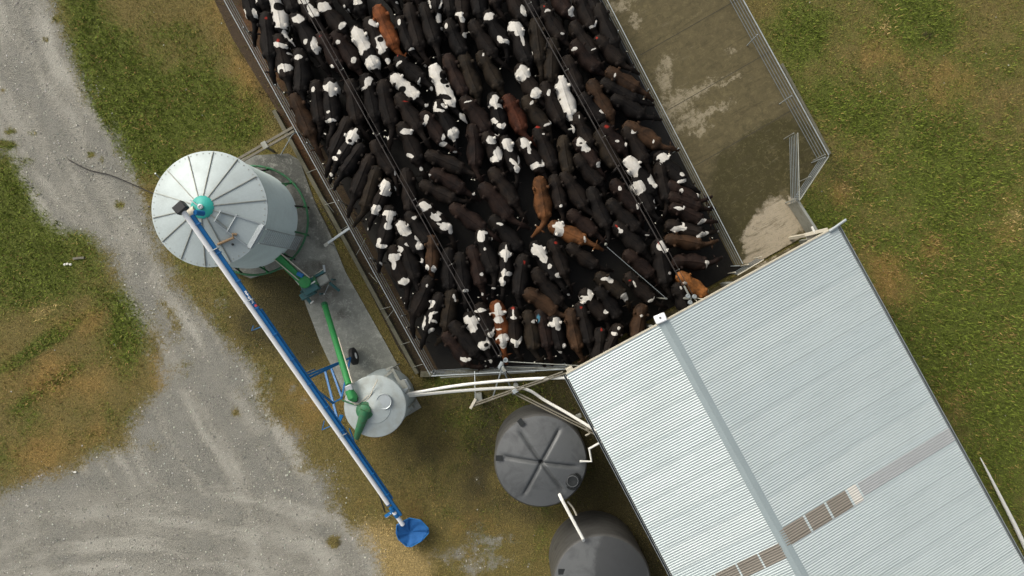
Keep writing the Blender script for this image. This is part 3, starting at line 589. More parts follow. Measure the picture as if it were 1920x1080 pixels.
MB().tube([P(616,534,.5), P(609,550,.15)], .02, 8).build('lever', M['galv'], t)
MB().box(P(608,551,.12), (.05, .07, .08), .2).build('lever_grip', M['whitepipe'], t, bevel=.01)
for (x, y) in ((567,543),(600,551),(598,512),(622,524)): MB().tube([P(x, y, .6), Vector((*P(x, y, .6).xy, .03))], .035, 8).build('leg', M['tealmachine'], t)
# ------------------------------------------------------------------ small silo, green auger
sc2 = P(703, 762, 2.7); b2 = Vector((sc2.x, sc2.y, 0))
t = thing('feed_bin', b2, 'small round grey feed bin with green spouts on its lid', 'bin')
m_ = MB(); m_.lathe(b2, [(1.08,.03)] + [(1.10 + .012 * math.sin(k * 1.1), .05 + k * .045) for k in range(58)] + [(1.10, 2.66)], 64, cap=False); m_.build('wall', M['zinc'], t, ang=80)
lid = MB().lathe(b2, [(1.13,2.60),(1.14,2.66),(1.12,2.68),(.62,2.84),(.60,2.86),(.05,3.0),(.01,3.0)], 64).build('lid', M['binzinc'], t, ang=12)
MB().lathe(P(720,753,2.9), [(.28,-.06),(.29,.02),(.27,.05),(.24,.03),(.01,.04)], 40).build('manhole', M['galv'], lid)
m_ = MB(); pc = [P(700 - 1 + 30 * math.cos(a), 768 + 30 * math.sin(a), 2.86) for a in np.linspace(-.2, 2.8, 20)]; m_.tube(pc, .018, 6)
MB().tube([P(690,741,2.95), P(673,757,2.95), P(664,758,2.95)] , .016, 6).build('cable', M['cream'], lid)
MB().tube([P(*q_, 2.92) for q_ in smooth([(708,712),(700,728),(694,742),(684,752),(670,758),(659,754)])], .018, 8).build('hose', M['cream'], lid)
MB().tube([P(*q_, 2.86) for q_ in smooth([(641,750),(660,757),(676,760)])], .03, 8).build('seam_pipe', M['darkgreen'], lid)
MB().tube([P(702,773,2.86), P(738,778,2.7)], .028, 8).build('seam_pipe', M['darkgreen'], lid)
MB().lathe(P(684,770,2.95), [(.31,-.15),(.33,-.02),(.32,.0),(.24,.02),(.23,.12),(.16,.16),(.02,.17)], 32).build('spout_ring', M['darkgreen'], lid)
MB().tube([P(685,768,3.05), P(680,786,3.0), P(673,806,2.75), P(669,820,2.3)], [.20, .17, .14, .11], 14).build('spout', M['darkgreen'], lid)
# grey access platform on the right of the bin
t = thing('access_platform', P(745,725,0), 'grey steel steps and platform beside the small feed bin', 'platform')
MB().box(P(747,730,2.2), (.72, .50, .05), .5).build('deck', M['galv_dull'], t)
for k in range(7): p = P(738 + k * 2.7, 748 - k * .9 , 2.26); MB().box(p + Vector((.1, .13, 0)), (.03, .45, .03), -.55).build('tread_bar', M['galv'], t)
MB().beam(P(707,717,2.3), P(734,697,2.2), .08, .07).build('handrail', M['galv_dull'], t)
MB().beam(P(734,690,2.1), P(762,738,2.1), .11, .08).build('side_beam', M['galv_dull'], t)
MB().beam(P(724,693,2.1), P(737,688,2.1), .09, .08).build('side_beam', M['galv_dull'], t)
MB().beam(P(722,706,2.0), P(731,722,2.0), .05, .05).build('side_beam', M['galv'], t)
MB().box(P(761,722,1.2), (.42, .30, .30), -1.05).build('motor_box', M['galv'], t, bevel=.02)
MB().box(P(768,763,.45), (.30, .24, .3), .5).build('motor_box', M['galv_dull'], t, bevel=.02)
MB().box(P(752,753,1.35), (.46, .42, .35), .5).build('valve_box', M['galv_dull'], t, bevel=.03)
MB().tube([P(742,790,2.2), P(737,780,2.5)], .02, 6).build('strut', M['galv'], t)
MB().beam(P(742,781,1.2), P(763,760,.9), .05, .05).build('strut', M['galv_dull'], t)
for (x, y) in ((734,692),(760,735),(727,700),(766,765)): MB().tube([P(x, y, 2.0), Vector((*P(x, y, 2.0).xy, .03))], .03, 8).build('leg', M['galv_dull'], t)
t = thing('green_auger', P(608,572,0), 'bright green screw auger rising from the pad to the small feed bin', 'auger')
A, B = P(609,573,.35), P(654,722,3.05)
MB().tube([A, B], .115, 16).build('tube', M['green'], t)
MB().lathe(A, [(.02,-.10),(.13,-.10),(.13,.04),(.10,.05)], 20, M4=(B - A).to_track_quat('Z', 'Y').to_matrix()).build('inlet_collar', M['darkgreen'], t)
nn = (B - A).normalized(); sv = Vector((nn.y, -nn.x, 0)).normalized()
MB().beam(A.lerp(B, .45) + sv * -.15, B + sv * -.15, .035, .07).build('side_channel', M['cream'], t)
MB().box(P(655,727,3.08), (.26, .22, .2), .4).build('motor', M['galv'], t, bevel=.03)
MB().tube([P(654,731,3.05), P(661,744,3.05), P(668,750,2.98)], [.15, .19, .12], 16).build('outlet', M['green'], t)
MB().lathe(P(667,749,3.06), [(.02,0),(.10,0),(.11,.04),(.08,.05),(.08,.01),(.01,.01)], 16).build('outlet_hole', M['black'], t)
# ------------------------------------------------------------------ blue and white transport auger
t = thing('transport_auger', P(560,690,0), 'long white and blue transport auger leaning from canvas hopper up over the silo', 'auger')
A, B = P(752,979,.55), P(344,396,6.15); dv = (B - A).normalized(); side = Vector((dv.y, -dv.x, 0)).normalized()
def al(px_, py_): # parameter of a pixel along the tube
    best = min(((math.hypot(*(np.array([960 + q.x * F / (H - q.z), 540 - q.y * F / (H - q.z)]) - np.array([px_, py_]))), k_) for k_ in np.linspace(0, 1, 400) for q in [A.lerp(B, k_)])); return best[1]
k1 = al(727, 945)
MB().tube([A.lerp(B, k1) + Vector((0,0,.03)), B + Vector((0,0,.03))], .084, 16).build('tube', M['whitetube'], t)
MB().tube([A - dv * .15, A.lerp(B, k1 * .55)], .085, 16).build('boot_tube', M['whitetube'], t)
for kk in (.3, .62, .95): MB().tube([A.lerp(B, k1 * kk), A.lerp(B, k1 * (kk + .16))], .098, 16).build('clamp_band', M['blue'], t)
ofs = side * .145 - Vector((0, 0, .03))
MB().beam(A.lerp(B, .02) + ofs, A.lerp(B, .985) + ofs, .125, .10).build('channel', M['blue'], t, bevel=.01)
ofs2 = side * .235 - Vector((0, 0, .10)); MB().beam(A.lerp(B, .08) + ofs2, A.lerp(B, .72) + ofs2, .05, .06).build('lower_channel', M['blue'], t)
for kk in np.linspace(.1, .96, 12): MB().beam(A.lerp(B, kk) + side * .075, A.lerp(B, kk) + side * .25 , .03, .13).build('band', M['blue'], t)
for kk in (al(640, 818), al(470, 572) + .01, al(398, 470)): MB().beam(A.lerp(B, kk) - side * .09 + Vector((0,0,.02)), A.lerp(B, kk) + side * .26 + Vector((0,0,.02)), .025, .18).build('band', M['galv'], t)
MB().box(B + dv * .12 + Vector((0, 0, .03)), (.30, .38, .30), math.atan2(dv.y, dv.x) + .25).build('motor_box', M['black'], t, bevel=.03)
MB().tube([B - dv * .2 + side * .28, B - dv * .28 + side * .42 - Vector((0, 0, .25))], .09, 14).build('outlet', M['blue'], t)
# illegible white script on the blue channel
lt = MB(); k0, k9 = al(452, 549), al(467, 572); rr_ = random.Random(5)
for i_ in range(13):
    f = k0 + (k9 - k0) * i_ / 12; q = A.lerp(B, f) + ofs + side * (.01 + rr_.uniform(-.01, .02)) + Vector((0, 0, .054)); lt.box(q, (.05, .045 + rr_.uniform(-.015, .03), .004), math.atan2(dv.y, dv.x) + rr_.uniform(-.5, .5))
lt.build('lettering', M['whitetube'], t, smooth=False)
MB().lathe(A.lerp(B, al(471, 577)) + side * .19 + Vector((0, 0, .03)), [(.01,-.02),(.05,-.02),(.05,.02),(.01,.02)], 14).build('red_knob', M['redpaint'], t)
# hopper: flared canvas fan
ct = P(758,978,.45); fan = [(744,984),(758,976),(768,971),(789,975),(803,990),(804,999),(791,1014),(771,1025),(762,1024),(747,1011),(743,1000)]
m_ = MB(); ring = [P(x, y, .50 + .05 * math.sin(i_ * 2.1)) for i_, (x, y) in enumerate(fan)]; cin = P(770,998,.22)
vv = []; nf_ = len(ring); dense = []
for i_ in range(nf_):
    for k_ in range(5): dense.append(ring[i_].lerp(ring[(i_ + 1) % nf_], k_ / 5))
N_ = len(dense); rings_ = []
for lv, f in enumerate((1.0, .9, .72, .5, .28, .08)):
    for i_, q in enumerate(dense):
        p_ = cin.lerp(q, f); p_.z += .035 * math.sin(i_ * .9 + lv) * f; m_.v.append(tuple(p_))
for lv in range(5):
    for i_ in range(N_):
        a = lv * N_ + i_; b = lv * N_ + (i_ + 1) % N_; m_.f.append((a, b, b + N_, a + N_))
m_.f.append(tuple(5 * N_ + i_ for i_ in range(N_)))
hp = m_.build('canvas_hopper', M['bluecloth'], t, ang=50); sdm = hp.modifiers.new('thick', 'SOLIDIFY'); sdm.thickness = .012
MB().tube([q + Vector((0, 0, .012)) for q in dense] + [dense[0] + Vector((0, 0, .012))], .02, 8).build('hopper_rim', M['blue'], hp)
MB().tube([P(725,969,.5), P(733,962,.62)], .045, 10).build('jack', M['whitetube'], t)
MB().beam(P(722,968,.6), P(742,956,.6), .10, .10).build('jack_bracket', M['blue'], t)
MB().beam(P(707,915,.9), P(722,960,.25), .045, .045).build('support_leg', M['black'], t)
# undercarriage
def bt(a, za, b, zb, wd=.075, nm='undercarriage_tube'): return MB().beam(P(*a, za), P(*b, zb), wd, wd).build(nm, M['blue'], t, bevel=.008)
bt((566,708),3.3,(657,671),.75); bt((571,713),2.9,(637,681),.8); bt((560,705),3.4,(590,693),2.0,.05)
bt((609,693),.8,(642,822),1.9,.085); bt((620,687),.8,(641,745),1.5,.08); bt((576,718),3.0,(625,756),1.6,.075); bt((625,755),1.6,(642,746),1.5,.06)
bt((657,671),.75,(641,744),1.5,.07); bt((655,803),1.6,(669,842),1.4,.05); bt((641,778),1.8,(636,790),1.8,.14)
bt((604,806),2.3,(622,798),2.5,.03); bt((604,806),2.3,(608,789),2.5,.03); bt((472,620),3.9,(489,613),4.6,.03); bt((472,620),3.9,(475,611),4.6,.03)
wh_ = P(663,668,.36); ax = Vector((.93,.25,.10)).normalized(); Mw = ax.to_track_quat('Z', 'Y').to_matrix()
wl = MB().lathe(wh_, [(.20,-.10),(.30,-.10),(.345,-.07),(.355,0),(.345,.07),(.30,.10),(.20,.10)], 32, M4=Mw).build('wheel', M['rubber'], t)
MB().lathe(wh_, [(.02,-.09),(.20,-.09),(.21,.09),(.05,.11),(.02,.11)], 24, M4=Mw).build('rim', M['whitetube'], wl)
MB().tube([wh_, P(655,672,.5)], .03, 8).build('axle', M['blue'], t)
# ------------------------------------------------------------------ tanks
def tank(cpx, cpy, zt, R, label, creases, top='tank_top'):
    c = P(cpx, cpy, zt); b0 = Vector((c.x, c.y, 0)); t = thing('water_tank', b0, label, 'tank', 'dark plastic water tanks')
    prof = [(R - .02,.0)] + [(R - .0 - (.012 if k % 4 == 0 else 0), .05 + (zt - .12) * k / 28) for k in range(29)] + [(R - .015, zt - .03), (R - .07, zt + .03)]
    MB().lathe(b0, prof, 72, cap=False).build('wall', M['tank'], t, ang=50)
    m = MB(); n = 144; rad = list(np.linspace(R - .07, .03, 22)); rise = .30; o = len(m.v)
    for r_ in rad:
        for k in range(n):
            a = 2 * PI * k / n; f = 1 - (r_ / (R - .07)); z_ = zt + .03 + rise * math.sin(f * PI / 2)
            for ca in creases:
                dd = abs((a - ca + PI) % (2 * PI) - PI) * r_
                if r_ < (R * .86): z_ -= .10 * math.exp(-(dd / .06) ** 2) * min(1, (R * .86 - r_) / .25)
            m.v.append((b0.x + r_ * math.cos(a), b0.y + r_ * math.sin(a), z_))
    for i in range(len(rad) - 1):
        for k in range(n):
            a = o + i * n + k; b = o + i * n + (k + 1) % n; m.f.append((a, b, b + n, a + n))
    m.f.append(tuple(o + (len(rad) - 1) * n + k for k in range(n)))
    m.build('dome', M[top], t, ang=60)
    return t
def tank_mat(name, base, dark, stain=None):
    n = NT(name); p = n.pos(); f = n.noise(p, 1.3, 5, .65, dist=.6); f2 = n.noise(p, 30, 3)
    c = n.mix(n.ramp(f, .50, .68, 0, .65), base, dark); c = n.mix(n.ramp(n.noise(p, .7, 3), .4, .65, 0, .4), c, tuple(x * 1.25 for x in base))
    c = n.mix(n.ramp(f2, .35, .8, 0, .25), c, tuple(x * .6 for x in base)); n.bump(f2, .1, .004)
    if stain:
        wq = n.vmath('ADD', p, n.vmath('SCALE', n.vmath('SUBTRACT', n.noise(p, 3, 6, .7, True), (.5, .5, .5)), sc=.6))
        c = n.mix(n.ramp(n.ellipses(wq, stain), .9, 1.05, .8, 0), c, tuple(x * .32 for x in base))
    return n.fin(c, n.ramp(f, .3, .7, .42, .6), 0, .5)
M['tank'] = tank_mat('tank_plastic', (.066,.065,.060), (.030,.030,.028)); M['tank_top'] = tank_mat('tank_dome_plastic', (.085,.089,.088), (.026,.028,.029))
_q = P(1165,1075,3.1); M['tank_stained'] = tank_mat('stained_tank_dome', (.085,.089,.088), (.026,.028,.029), [(_q.x, _q.y, 1.05, 1.75, 0)])
cr = [math.radians(q) for q in (-8, -53, -117, 172, 125, 60)]
t = tank(1014,864,2.6,1.72,'dark grey domed water tank with six creases, the upper one', cr)
ld_ = MB().lathe(P(1073,901,2.68), [(.33,-.06),(.34,.02),(.30,.05),(.27,.03),(.26,.08),(.20,.10),(.10,.08),(.01,.08)], 32).build('lid', M['black'], t)
MB().lathe(P(1073,901,2.68), [(.21,.095),(.215,.115),(.19,.12),(.185,.10)], 32, cap=False).build('lid_ring', M['tank_top'], ld_)
for (x, y, r_) in ((977,792,-.9),(936,859,0)):
    MB().box(P(x, y, 2.76), (.26, .20, .006), r_).build('label_plate', M['black'], t, smooth=False)
t2 = tank(1129,1094,2.9,1.80,'dark grey domed water tank with bare smooth top, the lower one', [math.radians(200)], 'tank_stained')
MB().box(P(1053,1072,3.0), (.24, .20, .006), 0).build('label_plate', M['black'], t2, smooth=False)
pipe('tank_pipe', [(1049,927,2.75),(1054,938,3.05),(1093,1010,3.2),(1094,1013,3.05)], .06, M['whitepipe'], 'straight white pipe bridging the two dark tanks', 'pipe')
pipe('tank_pipe', smooth([(1064,940,2.2),(1074,952,2.2),(1081,966,2.2)]), .035, M['cream'], 'short cream hose beside the white bridging pipe', 'hose')
pipe('downpipe', [(1087,865,2.85),(1109,865,2.85),(1105,841,2.9),(1127,829,3.3)], .045, M['whitepipe'], 'white elbowed downpipe from the shed gutter onto the upper tank', 'pipe')
pipe('downpipe', [(1098,817,2.4),(1106,812,2.4),(1099,803,2.4)], .045, M['cream'], 'small pale hooked pipe at the upper tank rim', 'pipe')
tag(MB().box(P(1085,780,1.2), (.22, .16, .2), .4).build('tap_box', M['galv_dull'], bevel=.02), 'small grey fitting between the upper tank and the shed', 'fitting')
# ------------------------------------------------------------------ shed with corrugated roof
ZL, ZR, ZC = 3.86, 3.45, 4.42
def ext(a, b, f): return (a[0] + (b[0] - a[0]) * f, a[1] + (b[1] - a[1]) * f)
EXT = 1.35
L0_, L1_ = P(1062,702,ZL), P(1262,1082,ZL)
Rg0, Rg1 = P(1244,604,ZC), P(1504,1080,ZC)
R0_, R1_ = P(1570,425,ZR), P(1922,1062,ZR)
_r = (Rg1 - Rg0).normalized(); TL = 14.5
def _far(a, b): v = (b - a).normalized(); return a + v * (TL / v.dot(_r))
L1_, Rg1, R1_ = _far(L0_, L1_), _far(Rg0, Rg1), _far(R0_, R1_)
sh = thing('milking_shed', Vector((*P(1400,800,0).xy, 0)), 'large shed under a pale corrugated iron roof beside the herd', 'shed')
def roof_mat(name, base, alt, dirt, rough=.42, metal=.25):
    n = NT(name); p = n.pos(); tn = n._sep(n.attr('tone'))
    c = n.mix(tn[0], base, alt); f = n.noise(p, .35, 5, .6)
    c = n.mix(n.ramp(f, .38, .68, 0, .5), c, tuple(x * .84 for x in base))
    mp = n.n('Mapping', vector_type='TEXTURE'); n.l(p, mp.inputs[0]); mp.inputs['Rotation'].default_value = (0, 0, math.radians(28.4)); mp.inputs['Scale'].default_value = (2.5, .16, 1)
    s = n.noise(mp.outputs[0], 2.2, 6, .7); c = n.mix(n.ramp(s, .5, .75, 0, .4), c, dirt)
    c = n.mix(n.ramp(n.noise(p, 45, 3, .7), .55, .8, 0, .3), c, dirt)
    c = n.mix(n.math('MULTIPLY', tn[1], .5), c, dirt)
    return n.fin(c, n.ramp(f, .3, .7, rough, rough + .15), metal)
M['roof'] = roof_mat('roof_iron', (.455,.515,.505), (.495,.55,.53), (.28,.325,.32))
M['roof_dull'] = roof_mat('dull_roof_iron', (.37,.385,.375), (.40,.41,.40), (.22,.22,.21), .5)
M['skylight'] = roof_mat('brown_fibreglass', (.205,.182,.145), (.175,.160,.130), (.07,.06,.045), .5, 0)
M['ridge'] = paint('ridge_zinc', (.30,.355,.355), .6, .15, .3, (.24,.28,.28), 1.0)
def corr(name, E0, E1, T0, T1, mat, parent, lift=0., u0=0., u1=1., v0=0., v1=1., pitch=.088, amp=.009, seg=8, sheets=True):
    """corrugated sheet: u runs along the eave, v from eave to ridge"""
    e0, e1, t0, t1 = E0, E1, T0, T1; L = (e1 - e0).length; n = int(L / pitch * (u1 - u0)) * seg; nrm = (e1 - e0).cross(t0 - e0).normalized()
    if nrm.z < 0: nrm = -nrm
    vs = np.linspace(v0, v1, 6); us = np.linspace(u0, u1, n + 1)
    ph = us * L / pitch; off = amp * np.sin(ph * 2 * PI); sheet = np.floor(ph / 10.0)
    lap = ((ph / 10.0) % 1.0); off = off + .004 * (lap > .85) + lift
    A = np.array(e0)[None] + np.outer(us, np.array(e1 - e0)); B = np.array(t0)[None] + np.outer(us, np.array(t1 - t0))
    V = A[None] + (B - A)[None] * vs[:, None, None] + (np.array(nrm)[None, :] * off[:, None])[None]
    m = len(vs); co = V.reshape(-1, 3); ii = np.arange(m * (n + 1)).reshape(m, n + 1)
    q = np.stack([ii[:-1, :-1], ii[:-1, 1:], ii[1:, 1:], ii[1:, :-1]], -1).reshape(-1, 4)
    r = np.random.default_rng(3).random(2000); tone = r[(sheet.astype(int)) % 2000]; valley = np.clip(-np.sin(ph * 2 * PI), 0, 1) * .0 + (lap > .83) * (lap < .9) * .9
    at = np.zeros((m, n + 1, 4)); at[..., 0] = tone; at[..., 1] = valley; at[..., 3] = 1
    o = fastmesh(name, co, q, mat, {'tone': at.reshape(-1, 4)}, True); o.parent = parent; o.matrix_parent_inverse = Matrix.Translation(-parent.location); return o
corr('roof', L0_, L1_, Rg0, Rg1, M['roof'], sh)
corr('roof', R0_, R1_, Rg0, Rg1, M['roof'], sh)
def uv_right(px, py):
    """solve u,v on the right slope for a pixel"""
    best = None
    for it in range(1):
        us = np.linspace(0, 1, 400)[:, None]; vs = np.linspace(0, 1, 200)[None, :]
        def g_(k): return (R0_[k] * (1 - us) + R1_[k] * us) * (1 - vs) + (Rg0[k] * (1 - us) + Rg1[k] * us) * vs
        X, Y, Z = g_(0), g_(1), g_(2); s = F / (H - Z); d = (960 + X * s - px) ** 2 + (540 - Y * s - py) ** 2; i = np.unravel_index(np.argmin(d), d.shape); best = (float(us[i[0], 0]), float(vs[0, i[1]]))
    return best
def uv_left(px, py):
    us = np.linspace(0, 1, 400)[:, None]; vs = np.linspace(0, 1, 200)[None, :]
    def g_(k): return (L0_[k] * (1 - us) + L1_[k] * us) * (1 - vs) + (Rg0[k] * (1 - us) + Rg1[k] * us) * vs
    X, Y, Z = g_(0), g_(1), g_(2); s = F / (H - Z); d = (960 + X * s - px) ** 2 + (540 - Y * s - py) ** 2; i = np.unravel_index(np.argmin(d), d.shape); return float(us[i[0], 0]), float(vs[0, i[1]])
# skylights on the right slope
a = uv_right(1470,992); b = uv_right(1584,917); c_ = uv_right(1602,948); d_ = uv_right(1482,1022)
print('skylight uv', a, b, c_, d_)
U0, U1 = (a[0] + b[0]) / 2, (c_[0] + d_[0]) / 2; Vt, Vb = (a[1] + d_[1]) / 2, (b[1] + c_[1]) / 2
st = (Vt - Vb) / 3
for k in range(3): corr('skylight', R0_, R1_, Rg0, Rg1, M['skylight'], sh, .016, U0, U1, Vt - st * (k + 1) + .004, Vt - st * k - .004 if k else Vt + .02)
for k in range(3): corr('skylight_lap', R0_, R1_, Rg0, Rg1, M['roof'], sh, .020, U0, U1, Vt - st * (k + 1) - .006, Vt - st * (k + 1) + .006)
M['pale_glass'] = roof_mat('pale_fibreglass', (.55,.53,.47), (.5,.48,.42), (.3,.28,.22), .5, 0)
corr('skylight', R0_, R1_, Rg0, Rg1, M['pale_glass'], sh, .016, U0, U1, Vb - .055, Vb - .006)
corr('replaced_sheet', R0_, R1_, Rg0, Rg1, M['roof_dull'], sh, .014, U0 + .001, U0 + (U1 - U0) * .80, 0.0, Vb - .066)
a = uv_left(1456,1019); d_ = uv_left(1471,1049); l0 = uv_left(1320,1080)
U2, U3 = a[0], d_[0]; stl = .21
for k in range(4): corr('skylight', L0_, L1_, Rg0, Rg1, M['skylight'], sh, .016, U2, U3, .965 - stl * (k + 1) + .004, .965 - stl * k - .004)
for k in range(4): corr('skylight_lap', L0_, L1_, Rg0, Rg1, M['roof'], sh, .020, U2, U3, .965 - stl * (k + 1) - .008, .965 - stl * (k + 1) + .008)
# ridge cap
def lerp3(p, q, f): return p.lerp(q, f)
m_ = MB(); wl_, wr_ = .19, .21
dl0 = (L0_ - Rg0).normalized() * wl_; dr0 = (R0_ - Rg0).normalized() * wr_; dl1 = (L1_ - Rg1).normalized() * wl_; dr1 = (R1_ - Rg1).normalized() * wr_
up = Vector((0, 0, .022)); along = (Rg0 - Rg1).normalized() * .03
for (e, g1, g2) in ((0, .0, .0),):
    ps = [(Rg0 + along + dl0 + up * .6, Rg1 + dl1 + up * .6), (Rg0 + along + dl0 * .12 + up * 1.0, Rg1 + dl1 * .12 + up * 1.0), (Rg0 + along + up * 1.2, Rg1 + up * 1.2), (Rg0 + along + dr0 * .12 + up * 1.0, Rg1 + dr1 * .12 + up * 1.0), (Rg0 + along + dr0 + up * .6, Rg1 + dr1 + up * .6)]
    v_ = [q for pr in ps for q in pr]; m_.add(v_, [(2 * i, 2 * i + 1, 2 * i + 3, 2 * i + 2) for i in range(4)])
rcap = m_.build('ridge_cap', M['ridge'], sh, smooth=False); so_ = rcap.modifiers.new('t', 'SOLIDIFY'); so_.thickness = .006
# barge trim on the front edge and gutters
def trim(a, b, wd, ht, mat, nm, dz=0., over=0.): return MB().beam(a + Vector((0, 0, dz)), b + Vector((0, 0, dz)), wd, ht, over).build(nm, mat, sh)
fo = (Rg0 - Rg1).normalized() * .025
trim(L0_ + fo, Rg0 + fo, .05, .14, M['cream'], 'barge_board', -.045); trim(Rg0 + fo, R0_ + fo, .05, .14, M['cream'], 'barge_board', -.045)
def gutter(E0, E1, out, nm='gutter'):
    m = MB(); n_ = out
    for (o_, z_, w_, h_) in ((.04, -.06, .012, .10), (.11, -.06, .012, .10), (.075, -.105, .08, .010)):
        m.beam(E0 + n_ * o_ + Vector((0, 0, z_)), E1 + n_ * o_ + Vector((0, 0, z_)), w_, h_)
    m.build(nm, M['galv'], sh)
    MB().beam(E0 + n_ * .075 + Vector((0, 0, -.097)), E1 + n_ * .075 + Vector((0, 0, -.097)), .055, .005).build('gutter_dark_strip', M['black'], sh)  # flat black strip along the gutter bottom
nl_ = Vector((-(L1_ - L0_).y, (L1_ - L0_).x, 0)).normalized(); nl_ = nl_ if nl_.x < 0 else -nl_
nr_ = Vector((-(R1_ - R0_).y, (R1_ - R0_).x, 0)).normalized(); nr_ = nr_ if nr_.x > 0 else -nr_
gutter(L0_, L1_, nl_); gutter(R0_, R1_, nr_)
# walls inset under the eaves
inl = -nl_ * .25; inr = -nr_ * .12
def wall(a, b, z0, z1a, z1b, nm='wall'):
    m = MB(); v = (b - a).xy.normalized(); nn_ = Vector((-v.y, v.x, 0)) * .04
    m.add([Vector((*a.xy, z0)) - nn_, Vector((*b.xy, z0)) - nn_, Vector((*b.xy, z1b)) - nn_, Vector((*a.xy, z1a)) - nn_, Vector((*a.xy, z0)) + nn_, Vector((*b.xy, z0)) + nn_, Vector((*b.xy, z1b)) + nn_, Vector((*a.xy, z1a)) + nn_], [(0,1,2,3),(7,6,5,4),(0,4,5,1),(1,5,6,2),(2,6,7,3),(3,7,4,0)])
    return m.build(nm, M['shedwall'], sh, smooth=False)
bk = (Rg1 - Rg0).normalized() * .3
wall(L0_ + inl + bk, L1_ + inl, -.02, ZL - .08, ZL - .08); wall(R0_ + inr + bk, R1_ + inr, -.02, ZR - .08, ZR - .08)
for f in (.0, .33, .66, 1.0):
    q = (L0_ + inl + bk).lerp(R0_ + inr + bk, f); MB().box((q.x, q.y, 1.65), (.14, .14, 3.3), .5).build('post', M['galv_dull'], sh)
wall((L0_ + inl + bk * 9), (R0_ + inr + bk * 9), -.02, ZL - .12, ZR - .12, 'inner_wall')
tag(MB().prism([(q.x, q.y) for q in (L0_ + inl + bk, R0_ + inr + bk, R1_ + inr, L1_ + inl)], -.10, .035).build('shed_floor', M['lane'], smooth=False), 'concrete floor inside the shed', None, None, 'structure')
# white box on roof edge
wb = thing('floodlight', P(1238,597,4.2), 'white square floodlight box on the roof edge at the ridge end', 'light')
bx_ = MB().box(P(1238,597,4.46), (.40, .30, .16), math.radians(22)).build('housing', M['whitetube'], wb, bevel=.04)
MB().lathe(P(1238,596,4.545), [(.005,-.01),(.035,-.01),(.03,.01),(.005,.01)], 14).build('button', M['black'], bx_)
MB().beam(P(1232,607,4.42), P(1247,599,4.42), .04, .05).build('bracket', M['black'], wb)
# pieces at the front edge of the roof
pipe('roof_bar', [(1555,434,3.55),(1586,412,3.55)], .05, M['galv'], 'grey bar sticking out past the right roof corner', 'bar')
t = thing('entry_post', P(1525,435,0), 'cream painted timber posts where the lane meets the shed', 'post')
MB().beam(P(1522,425,2.6), P(1528,437,2.6), .07, .07).build('arm', M['whitepipe'], t, bevel=.01)
MB().beam(P(1508,441,2.5), P(1552,430,2.7), .13, .10).build('beam', M['cream'], t, bevel=.01)
MB().beam(P(1512,447,2.4), P(1530,438,2.4), .22, .06).build('panel', M['cream'], t, bevel=.01)
q = P(1528,438,2.5); MB().box((q.x, q.y, 1.25), (.12, .12, 2.5), .5).build('post', M['cream'], t, bevel=.01)
tag(MB().box(P(1069,694,2.2), (.26, .26, .30), .5).build('post_cap', M['cream'], bevel=.02), 'cream painted post head at the left roof corner', 'post')
tag(MB().tube([P(1072,696,2.1), Vector((*P(1072,696,2.1).xy, 0))], .07, 10).build('corner_post', M['galv_dull']), 'grey post under the cream post head at the roof corner', 'post')
# pole on the right paddock, bits on the left
pl = [(1838,858,.08),(1852,885,.11),(1880,940,.13),(1903,985,.14),(1930,1042,.14),(1965,1110,.14)]
tag(MB().tube([P(*q) for q in pl], [.02,.045,.07,.085,.09,.09], 12).build('white_pole', M['whitepipe']), 'long white painted pole lying on the right paddock grass', 'pole')
tag(MB().beam(P(137,485,.04), P(158,483,.04), .09, .07).build('timber_offcut', M['timber'], bevel=.008), 'pale timber offcut on the left grass verge', 'plank')
for k_, (x, y, wd) in enumerate(((122,496,'leftmost'),(127,495,'middle'),(133,496,'rightmost'))):
    tag(MB().lathe(P(x, y, .0), [(.01,-.03),(.05,-.02),(.055,.02),(.04,.06),(.01,.07)], 10).build('white_stone', M['whitepipe']), wd + ' of three small white stones below the timber offcut', 'stone', 'small white stones on the left verge')
tag(MB().beam(P(138,885,.03), P(143,885,.03), .06, .04).build('white_scrap', M['whitepipe']), 'tiny white scrap at the lower edge of the left verge', 'scrap')
# ------------------------------------------------------------------ cattle
def ring_loft(mb, rings, n=20):
    o = len(mb.v)
    for (c, yaw, pitch, wd, hu, hd, e) in rings:
        c = Vector(c); R = Matrix.Rotation(yaw, 3, 'Z') @ Matrix.Rotation(-pitch, 3, 'Y')
        for k in range(n):
            a = 2 * PI * k / n; ca, sa = math.cos(a), math.sin(a)
            y = wd * math.copysign(abs(ca) ** .9, ca); z = (hu if sa > 0 else hd) * math.copysign(abs(sa) ** (e if sa > 0 else .85), sa)
            mb.v.append(tuple(c + R @ Vector((0, y, z))))
    m = len(rings)
    for i in range(m - 1):
        for k in range(n):
            a = o + i * n + k; b = o + i * n + (k + 1) % n; mb.f.append((a, b, b + n, a + n))
    mb.f.append(tuple(o + k for k in range(n))[::-1]); mb.f.append(tuple(o + (m - 1) * n + k for k in range(n)))
def ball(mb, c, r, n=12, yaw=0):
    R = Matrix.Rotation(yaw, 3, 'Z'); rx, ry, rz = r if isinstance(r, tuple) else (r, r, r); prof = []
    o = len(mb.v); m = 8
    for i in range(m + 1):
        t = PI * (i + .02) / (m + .04)
        for k in range(n):
            a = 2 * PI * k / n; mb.v.append(tuple(Vector(c) + R @ Vector((rx * math.sin(t) * math.cos(a), ry * math.sin(t) * math.sin(a), -rz * math.cos(t)))))
    for i in range(m):
        for k in range(n):
            a = o + i * n + k; b = o + i * n + (k + 1) % n; mb.f.append((a, b, b + n, a + n))
    mb.f.append(tuple(o + k for k in range(n))[::-1]); mb.f.append(tuple(o + m * n + k for k in range(n)))
L0 = 1.55
